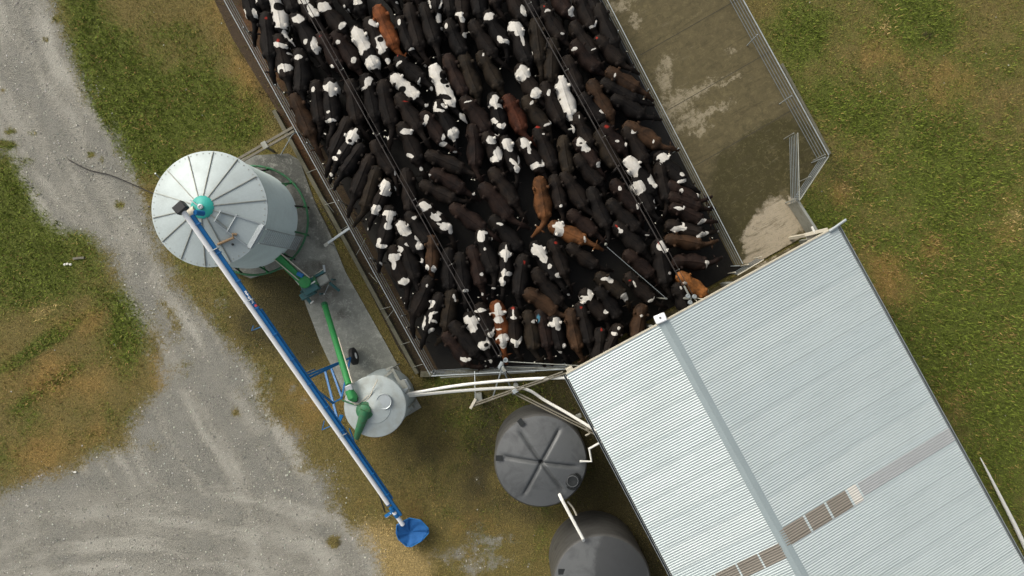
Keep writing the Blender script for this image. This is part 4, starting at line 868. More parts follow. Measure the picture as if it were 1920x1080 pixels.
def cow_mesh(name, yaw, fat, headz, bend, seed):
    R = random.Random(seed); mb = MB(); yaw = math.radians(yaw)
    def bx(x): return bend * math.sin(min(max(x / L0, 0), 1) * PI)   # sideways curve of the spine
    T = [(-.05,.10,1.29,1.02,1.),(.0,.185,1.335,.90,1.),(.10,.245,1.37,.74,1.0),(.26,.285,1.385,.66,1.05),(.44,.288,1.39,.60,1.15),(.60,.265,1.37,.53,1.3),
         (.80,.325,1.36,.47,1.05),(1.0,.362,1.355,.46,.95),(1.18,.340,1.36,.50,1.0),(1.34,.285,1.385,.56,1.1),(1.46,.235,1.375,.62,1.1),(1.56,.170,1.32,.70,1.1),(1.64,.12,1.27,.78,1.)]
    rg = []
    for (x, wd, zt, zb, e) in T:
        wd = wd * .95 * (fat if .5 < x < 1.3 else 1) * (1 if x < 1.1 else .94)
        zc = zb + (zt - zb) * .55; rg.append(((x, bx(x), zc), 0, 0, wd, zt - zc, zc - zb, e))
    ring_loft(mb, rg, 24)
    for s in (-1, 1):
        ball(mb, (.40, bx(.4) + s * .255, 1.30), (.08, .05, .055)); ball(mb, (.03, bx(0) + s * .135, 1.29), (.05, .045, .05))
        ball(mb, (1.40, bx(1.4) + s * .155, 1.16), (.13, .10, .18)); ball(mb, (.28, s * .17, .98), (.17, .09, .26))
        # hind leg, front leg
        dxl = R.uniform(-.07, .07)
        mb.tube([(.30, s * .16, .90), (.38 + dxl * .3, s * .17, .74), (.13 + dxl, s * .16, .50), (.17 + dxl, s * .16, .16), (.20 + dxl, s * .16, .045)], [.13, .09, .048, .036, .05], 10)
        dxl = R.uniform(-.07, .07)
        mb.tube([(1.38, s * .14, .85), (1.40 + dxl * .5, s * .145, .66), (1.41 + dxl, s * .14, .42), (1.40 + dxl, s * .14, .14), (1.42 + dxl, s * .14, .045)], [.10, .07, .046, .034, .047], 10)
        mb.tube([(.20 + dxl, s * .16, .05), (.205 + dxl, s * .16, .0)], [.055, .06], 10); mb.tube([(1.42 + dxl, s * .14, .05), (1.425 + dxl, s * .14, .0)], [.052, .057], 10)
    mb.tube([(x, bx(x), z) for (x, z) in ((.03, 1.315), (.2, 1.368), (.4, 1.388), (.6, 1.375), (.8, 1.362), (1.0, 1.36), (1.2, 1.368), (1.36, 1.39), (1.5, 1.37))], [.03, .026, .026, .024, .024, .024, .024, .028, .022], 8)
    ball(mb, (.42, 0, .60), (.20, .15, .17))                                                     # udder
    tx = R.uniform(-.05, .05)
    mb.tube([(.06, 0, 1.325), (-.03, tx * .3, 1.30), (-.07, tx, 1.15), (-.06, tx * 1.3, .85), (-.05, tx * 1.5, .62)], [.035, .028, .022, .018, .035], 8)  # tail
    # neck and head
    p = Vector((1.50, bx(1.5), 1.14)); d1 = Vector((math.cos(yaw * .3), math.sin(yaw * .3), 0)); d2 = Vector((math.cos(yaw * .75), math.sin(yaw * .75), 0)); d3 = Vector((math.cos(yaw), math.sin(yaw), 0))
    n1 = p + d1 * .17 + Vector((0, 0, -.02 + headz * .4)); n2 = n1 + d2 * .19 + Vector((0, 0, .0 + headz * .4)); poll = n2 + d3 * .12 + Vector((0, 0, headz * .2))
    ring_loft(mb, [((*p.xy, p.z), yaw * .1, 0, .15, .20, .34, 1), ((*n1.xy, n1.z), yaw * .5, 0, .11, .14, .22, 1), ((*n2.xy, n2.z), yaw * .85, 0, .088, .11, .16, 1), ((*poll.xy, poll.z), yaw, 0, .078, .09, .10, 1)], 16)
    pit = -.62 + headz * .5; hd = Vector((math.cos(yaw) * math.cos(pit), math.sin(yaw) * math.cos(pit), math.sin(pit)))
    hr = [(-.05, .075, .07, .08), (.03, .098, .075, .10), (.12, .105, .075, .11), (.20, .085, .07, .095), (.30, .066, .058, .08), (.40, .064, .052, .068), (.46, .070, .05, .06), (.495, .045, .03, .04)]
    ring_loft(mb, [(tuple(poll + hd * t), yaw, pit, wd, hu, hdn, 1) for (t, wd, hu, hdn) in hr], 16)
    side = Vector((-math.sin(yaw), math.cos(yaw), 0)); ears = []; eyes = []
    for s in (-1, 1):
        e0 = poll + hd * .0 + side * s * .07; e1 = e0 + side * s * .09 + Vector((0, 0, .015)) - d3 * .02; e2 = e0 + side * s * .19 - Vector((0, 0, .02)) - d3 * .03
        mb.tube([e0, e1, e2], [.022, .042, .014], 8); ears.append(e1.lerp(e2, .4) + Vector((0, 0, .03)))
        ey = poll + hd * .15 + side * s * .10 + Vector((0, 0, .02)); ball(mb, tuple(ey), .02, 8); eyes.append(ey)
    muz = poll + hd * .47
    me = bpy.data.meshes.new('raw'); me.from_pydata(mb.v, [], mb.f); me.update()
    o = bpy.data.objects.new('raw', me); col.objects.link(o)
    bm = bmesh.new(); bm.from_mesh(me); bmesh.ops.recalc_face_normals(bm, faces=bm.faces); bm.to_mesh(me); bm.free()
    rm = o.modifiers.new('r', 'REMESH'); rm.mode = 'VOXEL'; rm.voxel_size = .019
    sm = o.modifiers.new('s', 'SMOOTH'); sm.factor = .5; sm.iterations = 7
    dg = bpy.context.evaluated_depsgraph_get(); ev = o.evaluated_get(dg); out = bpy.data.meshes.new_from_object(ev, depsgraph=dg)
    bpy.data.objects.remove(o); out.name = name; out.shade_smooth()
    n = len(out.vertices); c = np.empty(n * 3); out.vertices.foreach_get('co', c); c = c.reshape(-1, 3)
    a = np.zeros((n, 4), np.float32); a[:, 3] = 1
    a[:, 0] = np.clip(1.3 - np.linalg.norm(c - np.array(muz), axis=1) / .085, 0, 1) + (c[:, 2] < .055)
    for ey in eyes: a[:, 1] = np.maximum(a[:, 1], np.linalg.norm(c - np.array(ey), axis=1) < .027)
    at = out.attributes.new('bare', 'FLOAT_COLOR', 'POINT'); at.data.foreach_set('color', a.ravel())
    out.materials.clear(); out.materials.append(None)
    out['x'] = 1
    return out, [tuple(e) for e in ears], muz
YAWS = (-75, -50, -25, 0, 25, 50, 75)
VAR = {}
for i, yw in enumerate(YAWS):
    for j in range(2 if abs(yw) < 60 else 1):
        VAR[(yw, j)] = cow_mesh('cow_body', yw, (1.0, .93)[j], (.0, -.12)[j], (0, .03, -.03)[(i + j) % 3] + (.02 if yw > 0 else -.02 if yw < 0 else 0), i * 3 + j)
def coat_mat(name, white=(), holes=(), marks=(), blue=(), seed=0):
    n = NT(name); o = n.obj()
    oi = n.n('ObjectInfo'); off = n.vmath('SCALE', n.n('CombineXYZ').outputs[0], sc=1)
    cb = n.n('CombineXYZ'); n.l(n.math('MULTIPLY', oi.outputs['Random'], 37.), cb.inputs[0]); n.l(n.math('MULTIPLY', oi.outputs['Random'], 11.), cb.inputs[2])
    q = n.vmath('ADD', o, cb.outputs[0])
    base = oi.outputs['Color']
    dark = n.mix(1.0, base, (.5, .5, .52), 'MULTIPLY'); lite = n.mix(1.0, base, (1.45, 1.3, 1.15), 'MULTIPLY')
    big = n.noise(q, 2.6, 5, .65); c = n.mix(n.ramp(big, .38, .62), dark, lite)
    hair = n.noise(q, 26, 3, .6); c = n.mix(n.ramp(hair, .35, .7, 0, .35), c, dark)
    # dusty bleached hair over the rump
    sp = n.n('SeparateXYZ'); n.l(o, sp.inputs[0])
    f = n.math('MULTIPLY', n.ramp(sp.outputs[0], .05, .6, .55, 0), n.ramp(n.noise(q, 5, 3), .4, .7))
    c = n.mix(n.math('MULTIPLY', f, .7), c, n.mix(.5, base, (.045, .032, .018)))
    if white:
        wn = n.vmath('SCALE', n.vmath('SUBTRACT', n.noise(q, 5.0, 2, .5, True), (.5, .5, .5)), sc=.10)
        wv = n.vmath('ADD', o, wn)
        vo = n.n('TexVoronoi'); vo.inputs['Scale'].default_value = 5.0; n.l(n.vmath('ADD', q, n.vmath('SCALE', wn, sc=.5)), vo.inputs['Vector'])
        d_ = n.math('ADD', n.ellipses(wv, white), n.math('MULTIPLY', n.math('SUBTRACT', .42, vo.outputs['Distance']), .60))
        if holes: d_ = n.math('MAXIMUM', d_, n.math('SUBTRACT', 2.0, n.ellipses(n.vmath('ADD', o, n.vmath('SCALE', wn, sc=.35)), holes)))
        f = n.ramp(d_, .95, 1.03, 1, 0)
        wc = n.mix(n.ramp(n.noise(q, 6, 5, .65), .42, .72, 0, .5), (.56, .54, .485), (.40, .36, .28))
        wc = n.mix(n.ramp(hair, .4, .75, 0, .2), wc, (.45, .38, .30))
        c = n.mix(f, c, wc)
    for L, cc in ((marks, (.26, .022, .012)), (blue, (.05, .16, .22))):
        if L:
            f = n.ramp(n.ellipses(n.vmath('ADD', o, n.vmath('SCALE', n.vmath('SUBTRACT', n.noise(q, 14, 3, .6, True), (.5, .5, .5)), sc=.10)), L), .5, 1.1, .85, 0)
            c = n.mix(f, c, cc)
    b = n._sep(n.attr('bare')); c = n.mix(n.math('MULTIPLY', b[0], .8), c, (.05, .038, .035)); c = n.mix(b[1], c, (.004, .003, .003))
    # manure on legs
    c = n.mix(n.ramp(sp.outputs[2], .35, .75, .8, 0), c, (.035, .026, .014))
    n.bump(n.math('ADD', n.noise(q, 70, 2), n.math('MULTIPLY', hair, .8)), .12, .010)
    return n.fin(c, n.ramp(hair, 0, 1, .65, .8), 0, .12)
PLAIN = coat_mat('dark_hide')
COL = {'k': (.0062, .0053, .0048), 'b': (.0100, .0077, .0062), 'r': (.0140, .0088, .0070), 'o': (.0165, .0130, .0088), 'R': (.135, .046, .016), 'D': (.050, .0175, .0095), 'B': (.095, .043, .017), 'g': (.0082, .0070, .0062), 'N': (.035, .0205, .0115), 'O': (.21, .09, .028)}
# rump, shoulder, coat, head, white patches, dark holes in them, red marks, blue marks
C = []
def cow(rx, ry, sx, sy, coat='k', head=None, w=(), h=(), m=(), bl=(), name=None):
    C.append((rx, ry, sx, sy, coat, head, w, h, m, bl, name))
cow(452,-50,472,40,'k',(475,72),[(452,26,4,9,-15),(474,25,3,7,-20),(436,3,3,5,0)])
cow(495,22,503,104,'k',(512,138),m=[(498,34,3,3,0)])
cow(505,-24,525,52,'k',(545,78),[(510,4,14,15,0),(524,33,13,16,-20),(537,66,6,6,45),(546,76,3,9,-35)],[(522,11,9,7,0)],name='black cow with huge white saddle and blazed head')
cow(548,22,588,92,'k',(603,126),[(558,35,9,7,0),(590,84,6,13,-10),(572,76,4,3.5,0)])
cow(518,63,535,142,'b',(545,165),[(523,84,12,4,10),(531,127,11,7,0),(540,97,4,2,0)],[(526,133,4,4,0)],[(521,76,4,5,0)])
cow(558,90,561,168,'k',(578,196),[(558,107,6,5,0)])
cow(598,-3,642,54,'b',(650,77),[(607,13,12,8,0),(642,47,5,8,20)])
cow(548,-28,590,33,'b',(600,46),[(567,2,9,5,0),(581,14,5,7,-20),(592,28,9,7,0)])
cow(598,60,632,122,'r',None,[(620,122,6,2,30)],m=[(600,67,3,3,0)])
cow(624,58,664,120,'r',None,[(633,78,4,3,0),(662,112,4,6,0)])
cow(663,50,702,126,'k',None,[(673,74,15,18,-25),(676,93,5,6,0),(700,117,16,10,-15)],name='black cow with broad white rump patch and white shoulder band')
cow(687,32,719,98,'b',(728,118),[(700,42,9,6,45),(715,82,9,17,-10),(728,116,4,5,0)],[(713,73,5,5,0)])
cow(706,10,737,82,'R',(748,93),name='bright rust brown cow')
cow(618,-52,655,8,'k',None,[(645,11,2,2,0),(651,16,2,2,0)])
cow(652,-50,675,18,'k',None,[(668,3,8,5,10)])
cow(682,138,702,220,'k',None,[(690,152,6,8,10),(683,164,6,2,-20)])
cow(716,150,733,230,'b',(729,255),[(727,259,2,3,0)])
cow(616,146,622,226,'k',(609,262),[(623,163,13,9,0),(622,173,5,6,0),(614,209,3,2,0),(618,226,9,3,-10),(593,253,3,5,0),(606,254,5,4,0),(606,264,2.5,8,5)],name='black cow with star shaped white rump and white face')
cow(590,150,598,226,'b',None,[(587,167,2.5,4,0)])
cow(547,176,582,256,'N',(603,288))
cow(648,222,618,290,'b',(612,316))
cow(666,243,630,304,'k',(619,329),[(657,257,12,12,0),(664,245,3,6,30),(631,284,6,5,0),(626,297,6,4,30),(619,329,3,3,0)],[(655,265,4,3,0)])
cow(678,270,642,322,'k',(635,345),[(633,329,3,3,0)])
cow(687,294,658,366,'b',(648,395))
cow(702,314,680,388,'o',None)
cow(728,336,702,395,'b',(686,426),[(721,350,10,14,10),(724,362,11,5,0),(703,393,9,11,30),(687,428,3,4,0)],name='dark cow with white star on rump and white shoulder')
cow(698,264,735,322,'b',(740,355),[(740,323,2,4,0),(739,353,3,4,0)])
cow(750,230,782,300,'b',(790,318),[(762,246,10,5,10),(768,291,7,3,25),(790,318,3,3,0)])
cow(759,316,768,392,'b',None,[],bl=())
cow(745,176,784,240,'b',(797,262),m=[(760,190,7,1.5,0)])
cow(746,30,771,90,'k',(796,116),[(748,41,3,6,0),(772,90,9,2,-30),(796,120,3,2,0)],[(772,86,8,3,-10)])
cow(765,6,787,90,'b',None)
cow(792,5,815,78,'g',(821,104))
cow(806,-66,818,14,'k',(824,44),[(805,6,2,8,-20),(826,6,2,8,20),(823,36,5,7,10),(829,52,3,2,0)],[(816,4,8,9,0)])
cow(839,36,868,97,'k',None,[(837,48,2.5,4,0)])
cow(860,-46,866,32,'b',(875,68),[(861,26,8,3,0),(866,34,4,7,-20),(875,67,6,4,0)])
cow(884,38,925,100,'b',(938,112))
cow(911,20,946,80,'k',None,[(917,31,8,8,20),(938,74,6,4,45),(946,78,9,4,0)])
cow(962,38,990,114,'k',None,[(966,50,13,8,0),(974,60,8,6,0),(979,72,3,11,-15)],name='black cow with white cap over its hips')
cow(945,-38,981,30,'b',None,[(981,17,4,10,-15)])
cow(1004,33,1013,112,'o',(1012,143),[(997,101,1.5,6,0)])
cow(1037,72,1034,146,'o',None)
cow(1017,8,1053,66,'b',None,[(1026,19,6,3,-20),(1055,61,3,2,0)],m=[(1020,11,2,3,0)])
cow(1028,-40,1067,20,'r',None,[(1075,19,7,8,20),(1083,6,8,7,0)])
cow(1084,-22,1112,46,'b',None,[(1117,42,1.5,7,10),(1110,49,5,1.5,0)])
cow(1124,5,1158,78,'g',(1176,105))
cow(1074,40,1114,98,'b',(1130,122),[(1113,92,5,1.5,-30)])
cow(1127,64,1174,112,'b',(1192,122),m=[(1127,67,3,3,0)])
cow(1075,76,1120,126,'r',None,[(1078,91,4,3,0)])
cow(1062,104,1086,168,'b',None)
cow(1146,126,1202,160,'N',(1218,182),[(1159,138,2,3,0)],name='orange brown backed cow pressed to the right rails')
cow(1134,148,1196,182,'k',None)
cow(1108,150,1145,216,'N',None)
cow(1149,181,1206,214,'k',(1234,218))
cow(1091,175,1132,222,'k',None,[(1130,208,7,4,15),(1139,218,1.5,7,-25)])
cow(1049,143,1071,214,'k',(1073,234),[(1053,152,9,12,0),(1058,170,15,20,-15),(1066,192,15,20,-15),(1071,212,8,12,0),(1072,244,4,8,-10)],[(1043,150,4,6,0)],name='almost entirely white cow with black face')
cow(972,121,1008,180,'b',None,[(979,137,12,13,0),(1005,174,9,9,0)])
cow(899,96,935,160,'o',None,[(906,102,1.5,2.5,0),(942,133,1.5,5,-10)])
cow(867,97,894,172,'o',None)
cow(837,101,869,172,'r',None)
cow(811,121,848,196,'k',(869,224),[(817,135,12,14,-15),(826,156,14,18,-25),(838,176,10,16,-25),(847,192,6,8,0),(868,220,4,9,-35)],[(830,140,5,7,0),(833,152,6,5,0),(839,161,3,2.5,0),(836,182,10,4,20)],name='white cow spotted black along its right side')
cow(732,138,781,182,'k',(801,200),[(743,145,12,10,0),(755,157,16,12,35),(772,172,16,10,30),(800,198,3,3,0)],[(753,167,8,6,0)],name='white backed cow with black belly spots')
cow(741,106,790,146,'k',(808,166),[(748,118,7,3,-20),(785,151,2,7,15),(809,167,3,3,0)],m=[(745,103,2,3,0)])
cow(819,188,850,252,'k',None,[(815,200,3,9,10),(824,207,9,3,10),(834,198,6,4,45),(850,249,11,10,0),(851,259,4,5,0)])
cow(791,210,829,264,'r',(853,283),[(800,222,4,7,0),(797,231,5,3,-20),(831,258,3,7,0),(829,270,7,4,-20),(853,285,4,2,0)])
cow(867,182,912,242,'r',(932,255),[(877,191,6,1.2,-10),(932,252,4,4,0)])
cow(923,174,940,242,'k',None,[(926,190,7,12,15),(929,200,13,6,10),(926,226,7,5,20),(936,236,5,4,40),(944,236,3,6,10)],[(921,204,6,5,0),(937,207,5,6,0)],name='black cow with long white blotched back')
cow(949,178,978,242,'D',(985,250),name='deep red brown cow')
cow(984,181,1026,238,'o',None,[(997,193,2,5,15),(1032,224,2,8,-10),(1026,234,6,2,-20)])
cow(1020,154,1052,226,'b',None,[(1029,174,3,5,15)])
cow(885,233,890,308,'r',(902,332))
cow(909,248,935,304,'b',None,[(921,262,10,8,15),(934,286,9,12,0),(930,297,11,8,0)],[],name='dark cow with large white side patch')
cow(945,255,968,318,'k',None,[(953,268,12,10,0),(956,279,6,6,0),(962,304,10,4,40),(973,296,2,12,0),(969,316,5,7,-10)])
cow(974,259,1014,316,'b',None,[(985,267,10,10,0),(992,280,3,9,-15),(1003,310,9,5,-30),(1019,303,3,9,10),(1014,310,8,3,0)])
cow(1007,238,1036,310,'b',None,[(1019,250,2,1.5,0)],m=[(1008,237,6,3,20)])
cow(1056,254,1067,320,'o',None)
cow(1080,212,1108,268,'b',None,[(1086,220,1.5,4,0)])
cow(1080,260,1118,308,'r',None,[(1090,266,10,9,20),(1099,278,10,8,20),(1122,308,5,5,0),(1129,298,2,7,-20)],[(1089,269,3,2,0)],name='brown cow with creamy white rump patch')
cow(1081,290,1126,342,'b',None)
cow(1121,246,1156,308,'o',None)
cow(1130,232,1170,278,'r',None,[(1157,265,4,2,10),(1173,271,2,5,-10)],m=[(1137,238,7,5,20)])
cow(1173,238,1210,298,'b',None,[(1187,246,4,5,30)])
cow(1188,224,1250,262,'N',(1272,272),[(1240,257,1.5,3,0)],name='tan backed cow pressed to the right rails')
cow(1247,280,1295,332,'k',(1312,345),[(1257,287,11,8,-15),(1267,281,8,4,-30),(1254,297,3,5,0),(1293,319,5,3.5,10),(1294,332,9,3,-10)],[(1249,294,3,3,0)],name='black cow with white rump against the right rails')
cow(1176,296,1226,358,'k',None,[(1186,303,14,12,20),(1190,316,12,12,20),(1221,332,7,14,-20),(1228,345,5,6,0)],[(1209,323,11,10,20)],name='white and black cow under the upper overhead rail')
cow(1192,334,1222,394,'k',(1234,406),[(1198,350,14,13,0),(1230,376,3,5,0),(1231,392,4,2,20)],name='black cow with a round white patch at the tail')
cow(1239,303,1254,372,'b',None)
cow(1268,336,1314,362,'r',(1330,360),[(1292,350,5,4,20),(1324,358,4,6,-40)])
cow(1270,358,1326,380,'r',None)
cow(1274,378,1325,402,'r',(1345,408),[(1287,383,10,3,10),(1297,381,2,5,30),(1328,409,11,4,-25)])
cow(1255,418,1320,434,'b',(1355,432),[(1276,427,16,5,-5),(1286,420,3,6,0),(1322,438,12,4,-15),(1355,432,3,4,0)],name='dark cow with antler shaped white back markings')
cow(1250,448,1315,458,'N',(1360,455),[(1363,455,2,4,0)])
cow(1264,490,1325,494,'r',(1368,484),[(1327,492,5,4,0),(1327,500,2,4,0)],name='long dark cow standing alone near the open gate')
cow(1274,514,1324,552,'O',(1345,575),[(1286,531,4,3,0),(1331,545,2,4,0)],name='bright orange tan cow half under the roof edge')
cow(1268,533,1292,584,'g',None,[(1277,540,2,4,-20)])
cow(1236,450,1250,530,'g',None,[(1240,462,7,7,0),(1247,468,4,5,0),(1257,512,2.5,2.5,0)],m=[(1235,455,2,4,0)])
cow(1174,472,1222,516,'r',None)
cow(1178,514,1224,562,'b',None,[(1190,532,2,7,-25),(1221,564,5,3,-30),(1226,559,1.5,4,20)],m=[(1181,526,3,2,0)])
cow(1153,419,1206,470,'g',None,[(1161,431,2,5,-35),(1164,434,4,3,0)],m=[(1156,424,2,6,-40)])
cow(1142,376,1196,428,'g',(1215,441),[(1214,441,4,1.2,0)])
cow(1150,338,1196,392,'r',None,[(1162,353,4,4,0),(1196,386,3,6,0)])
cow(1055,324,1096,386,'b',(1112,404),[(1116,402,2,2,0),(1107,413,2,2,0)])
cow(1108,352,1139,422,'g',None)
cow(1068,396,1116,436,'r',(1138,452),[(1137,448,1.5,2,0)])
cow(1011,332,1022,406,'B',(1000,434),name='plain chestnut brown cow in the middle of the herd')
cow(1038,328,1052,386,'b',None,[(1052,386,3,3,0)])
cow(1032,420,1096,450,'B',(1124,468),[(1049,421,10,7,-20),(1048,432,8,10,0),(1040,424,7,3,15),(1097,449,2,5,-15)],[],name='chestnut cow with a white patch over its hips')
cow(1034,450,1060,514,'b',None,m=[(1042,455,4,4,0)])
cow(1066,460,1118,498,'b',None)
cow(1000,455,1044,520,'k',(1067,550),[(1011,470,12,10,10),(1020,484,6,8,-20),(1003,462,2,5,-30),(1031,499,3,4,0),(1048,516,7,4,10),(1067,552,3,2,0)])
cow(948,456,944,530,'k',None,[(948,476,10,7,0),(949,466,1.5,8,0),(948,485,3,6,0),(945,512,4,9,10),(952,514,8,4,-15),(942,526,5,9,10)],[(949,522,5,5,0)],name='black cow with white star and hooked white patch')
cow(982,478,973,552,'g',(981,572),m=[(983,492,3,5,0)])
cow(922,406,974,464,'k',None,[(937,420,6,2.5,15)])
cow(902,346,954,406,'r',(975,420),[(981,406,1.5,3,10),(988,404,1.5,2,0)])
cow(921,316,965,380,'b',(985,402))
cow(846,385,906,428,'r',(924,444),[(921,448,2,3,0)])
cow(799,287,866,316,'b',(892,332))
cow(808,320,866,354,'r',(889,366),[(888,364,3,3,0),(805,328,3,1.5,0)])
cow(788,343,850,372,'b',None)
cow(787,377,838,432,'b',None,[(797,387,11,7,10),(822,393,4,10,-10),(813,405,10,6,25),(820,411,6,4,0),(836,424,10,6,0),(845,432,4,6,0),(824,420,6,2,20)],[(814,391,5,9,0),(801,401,7,6,0)],name='dark cow with tangled white back pattern')
cow(763,398,802,452,'g',None,[(776,408,4,3.5,0)])
cow(744,414,785,468,'k',(791,492),[(757,426,15,11,25),(762,437,7,6,0),(783,444,8,6,40),(789,458,8,9,0),(792,489,4,5,0)],[(770,443,5,4,0)],name='mostly white cow with black cheek near the left rails')
cow(752,446,776,522,'g',(786,548),[(750,467,5,5,0),(764,458,5,3,0)])
cow(728,388,712,466,'k',(716,506),[(727,401,11,5,0),(728,408,5,10,0),(724,426,6,6,10),(708,456,4,8,10),(714,463,8,3,0),(715,500,2,7,-25),(718,509,5,2,0)],name='black cow with white hourglass on its back')
cow(734,462,760,534,'b',(764,566),[(738,483,6,6,0),(732,483,4,7,-20),(746,482,4,7,20),(738,497,4,7,0),(757,528,9,6,15),(765,522,2,8,15),(755,568,3,2,0)])
cow(804,520,774,590,'b',(780,626),[(800,536,1.5,3,20)])
cow(824,551,799,618,'k',None,[(806,571,9,6,-20),(800,577,6,3,0),(806,597,3,9,10),(812,587,7,2.5,-15),(812,603,6,3,15),(793,606,3,15,8),(808,622,6,6,0)],[(796,623,5,4,0)],name='black cow with curved white streaks near the left rails')
cow(848,543,836,614,'o',None,[(851,556,2,5,-15),(853,563,2,4,0)])
cow(846,606,892,664,'g',None)
cow(833,626,876,682,'r',(914,688),[(870,674,7,4,20),(880,674,4,3,-10),(911,687,2,2,0)])
cow(876,588,909,652,'k',(918,677),[(879,600,8,8,0),(892,600,8,8,0),(885,613,9,10,0),(908,648,10,9,0),(914,640,3,8,0),(919,678,3,4,0)],[(912,647,4,3.5,0),(882,590,4,5,0)],name='black cow with heart shaped white rump patch')
cow(897,570,919,628,'b',None,[(902,582,8,4,0),(892,584,5,1.5,-10),(921,627,6,6,30),(925,620,2,7,10)])
cow(929,566,942,642,'R',(948,672),[(933,580,5,12,0),(934,588,15,4,-5),(934,600,7,6,0),(943,634,10,6,0),(944,645,6,8,0),(936,617,5,1.5,-10)],[(924,592,4,4,0),(934,638,2.5,2.5,0)],name='ginger and white cow facing the bottom rails')
cow(963,577,967,648,'b',None,[(962,588,1.5,9,0),(963,596,5,3,0),(963,640,6,4,35),(974,640,3,9,30),(968,647,4,5,0)],m=[(962,578,5,4,0)])
cow(989,586,1001,656,'o',(1010,676),[(1001,605,5,3.5,0)])
cow(1012,592,1028,660,'r',None,bl=[(1010,608,3.5,9,0)],name='reddish cow with a blue paint stripe on its rump')
cow(1037,590,1052,654,'k',None,[(1045,603,9,8,0),(1037,608,9,5,0),(1047,612,6,7,0),(1058,649,4,5,0),(1047,660,8,2,20)],name='black cow with a white bib shaped rump near the roof corner')
cow(1070,597,1085,670,'N',None)
cow(1087,577,1106,650,'g',None,[(1091,574,3,1.5,20)],m=[(1090,584,3,4,0)])
cow(1127,617,1120,694,'g',None,m=[(1128,618,2.5,4,0)])
cow(1164,626,1140,680,'b',None,[(1161,632,4,3,-35),(1153,642,5,4,0)])
cow(1093,545,1136,596,'b',None,[(1093,562,9,8,0),(1107,550,4,9,-20),(1103,560,6,5,0),(1137,584,5,4,10)],[(1090,559,2.5,2,0),(1103,566,4,3.5,0)],m=(),name='maroon rumped cow with curling white hip patch')
cow(1120,540,1160,594,'k',None)
cow(1121,514,1168,552,'o',None,[(1135,523,9,3,10),(1145,523,7,8,0),(1172,558,8,9,-10)])
cow(1207,572,1196,634,'N',None,[(1203,592,3,3,0)])
cow(1002,505,1050,568,'b',None)
cow(984,546,1040,586,'N',(1068,594))
cow(808,442,808,500,'N',(808,520),[(802,502,4,6,0),(815,505,5,7,0)])
cow(840,466,842,540,'k',None)
cow(862,474,870,545,'k',(872,578),[(874,545,5,2.5,-15),(863,581,1.5,3,0),(877,581,1.5,3,0)])
cow(883,462,901,532,'r',(910,556),[(903,514,3,3,0),(904,552,2,2,0),(916,560,3,2,0)])
cow(901,430,926,510,'k',(926,540),[(902,443,6,8,0),(908,436,6,3,0),(909,467,2,2,0),(926,540,3,1.5,0)])
cow(654,148,668,224,'b',None)
cow(526,-60,549,16,'k',None)
cow(838,-58,844,20,'g',None)
cow(886,-56,900,24,'k',None)
cow(912,-66,930,4,'b',None)
cow(984,-52,1002,22,'k',None)
cow(700,-66,736,-2,'k',(747,14),[(746,8,2,2,0)])
cow(762,-76,784,-2,'b',None)
cow(470,-70,492,6,'k',None,[(478,0,2,4,0)])
cow(573,-66,600,-2,'k',None)
cow(606,-80,640,-34,'b',None)
cow(738,-64,766,-4,'o',None)
cow(1100,-60,1128,10,'b',None)
COWZ = .03; ZB = 1.36
def coatword(c): return {'k': 'black', 'g': 'black', 'b': 'dark brown black', 'r': 'dark reddish brown', 'o': 'olive brown', 'R': 'rust brown', 'D': 'deep red brown', 'B': 'chestnut', 'N': 'brown backed', 'O': 'orange tan'}[c]
cows = []
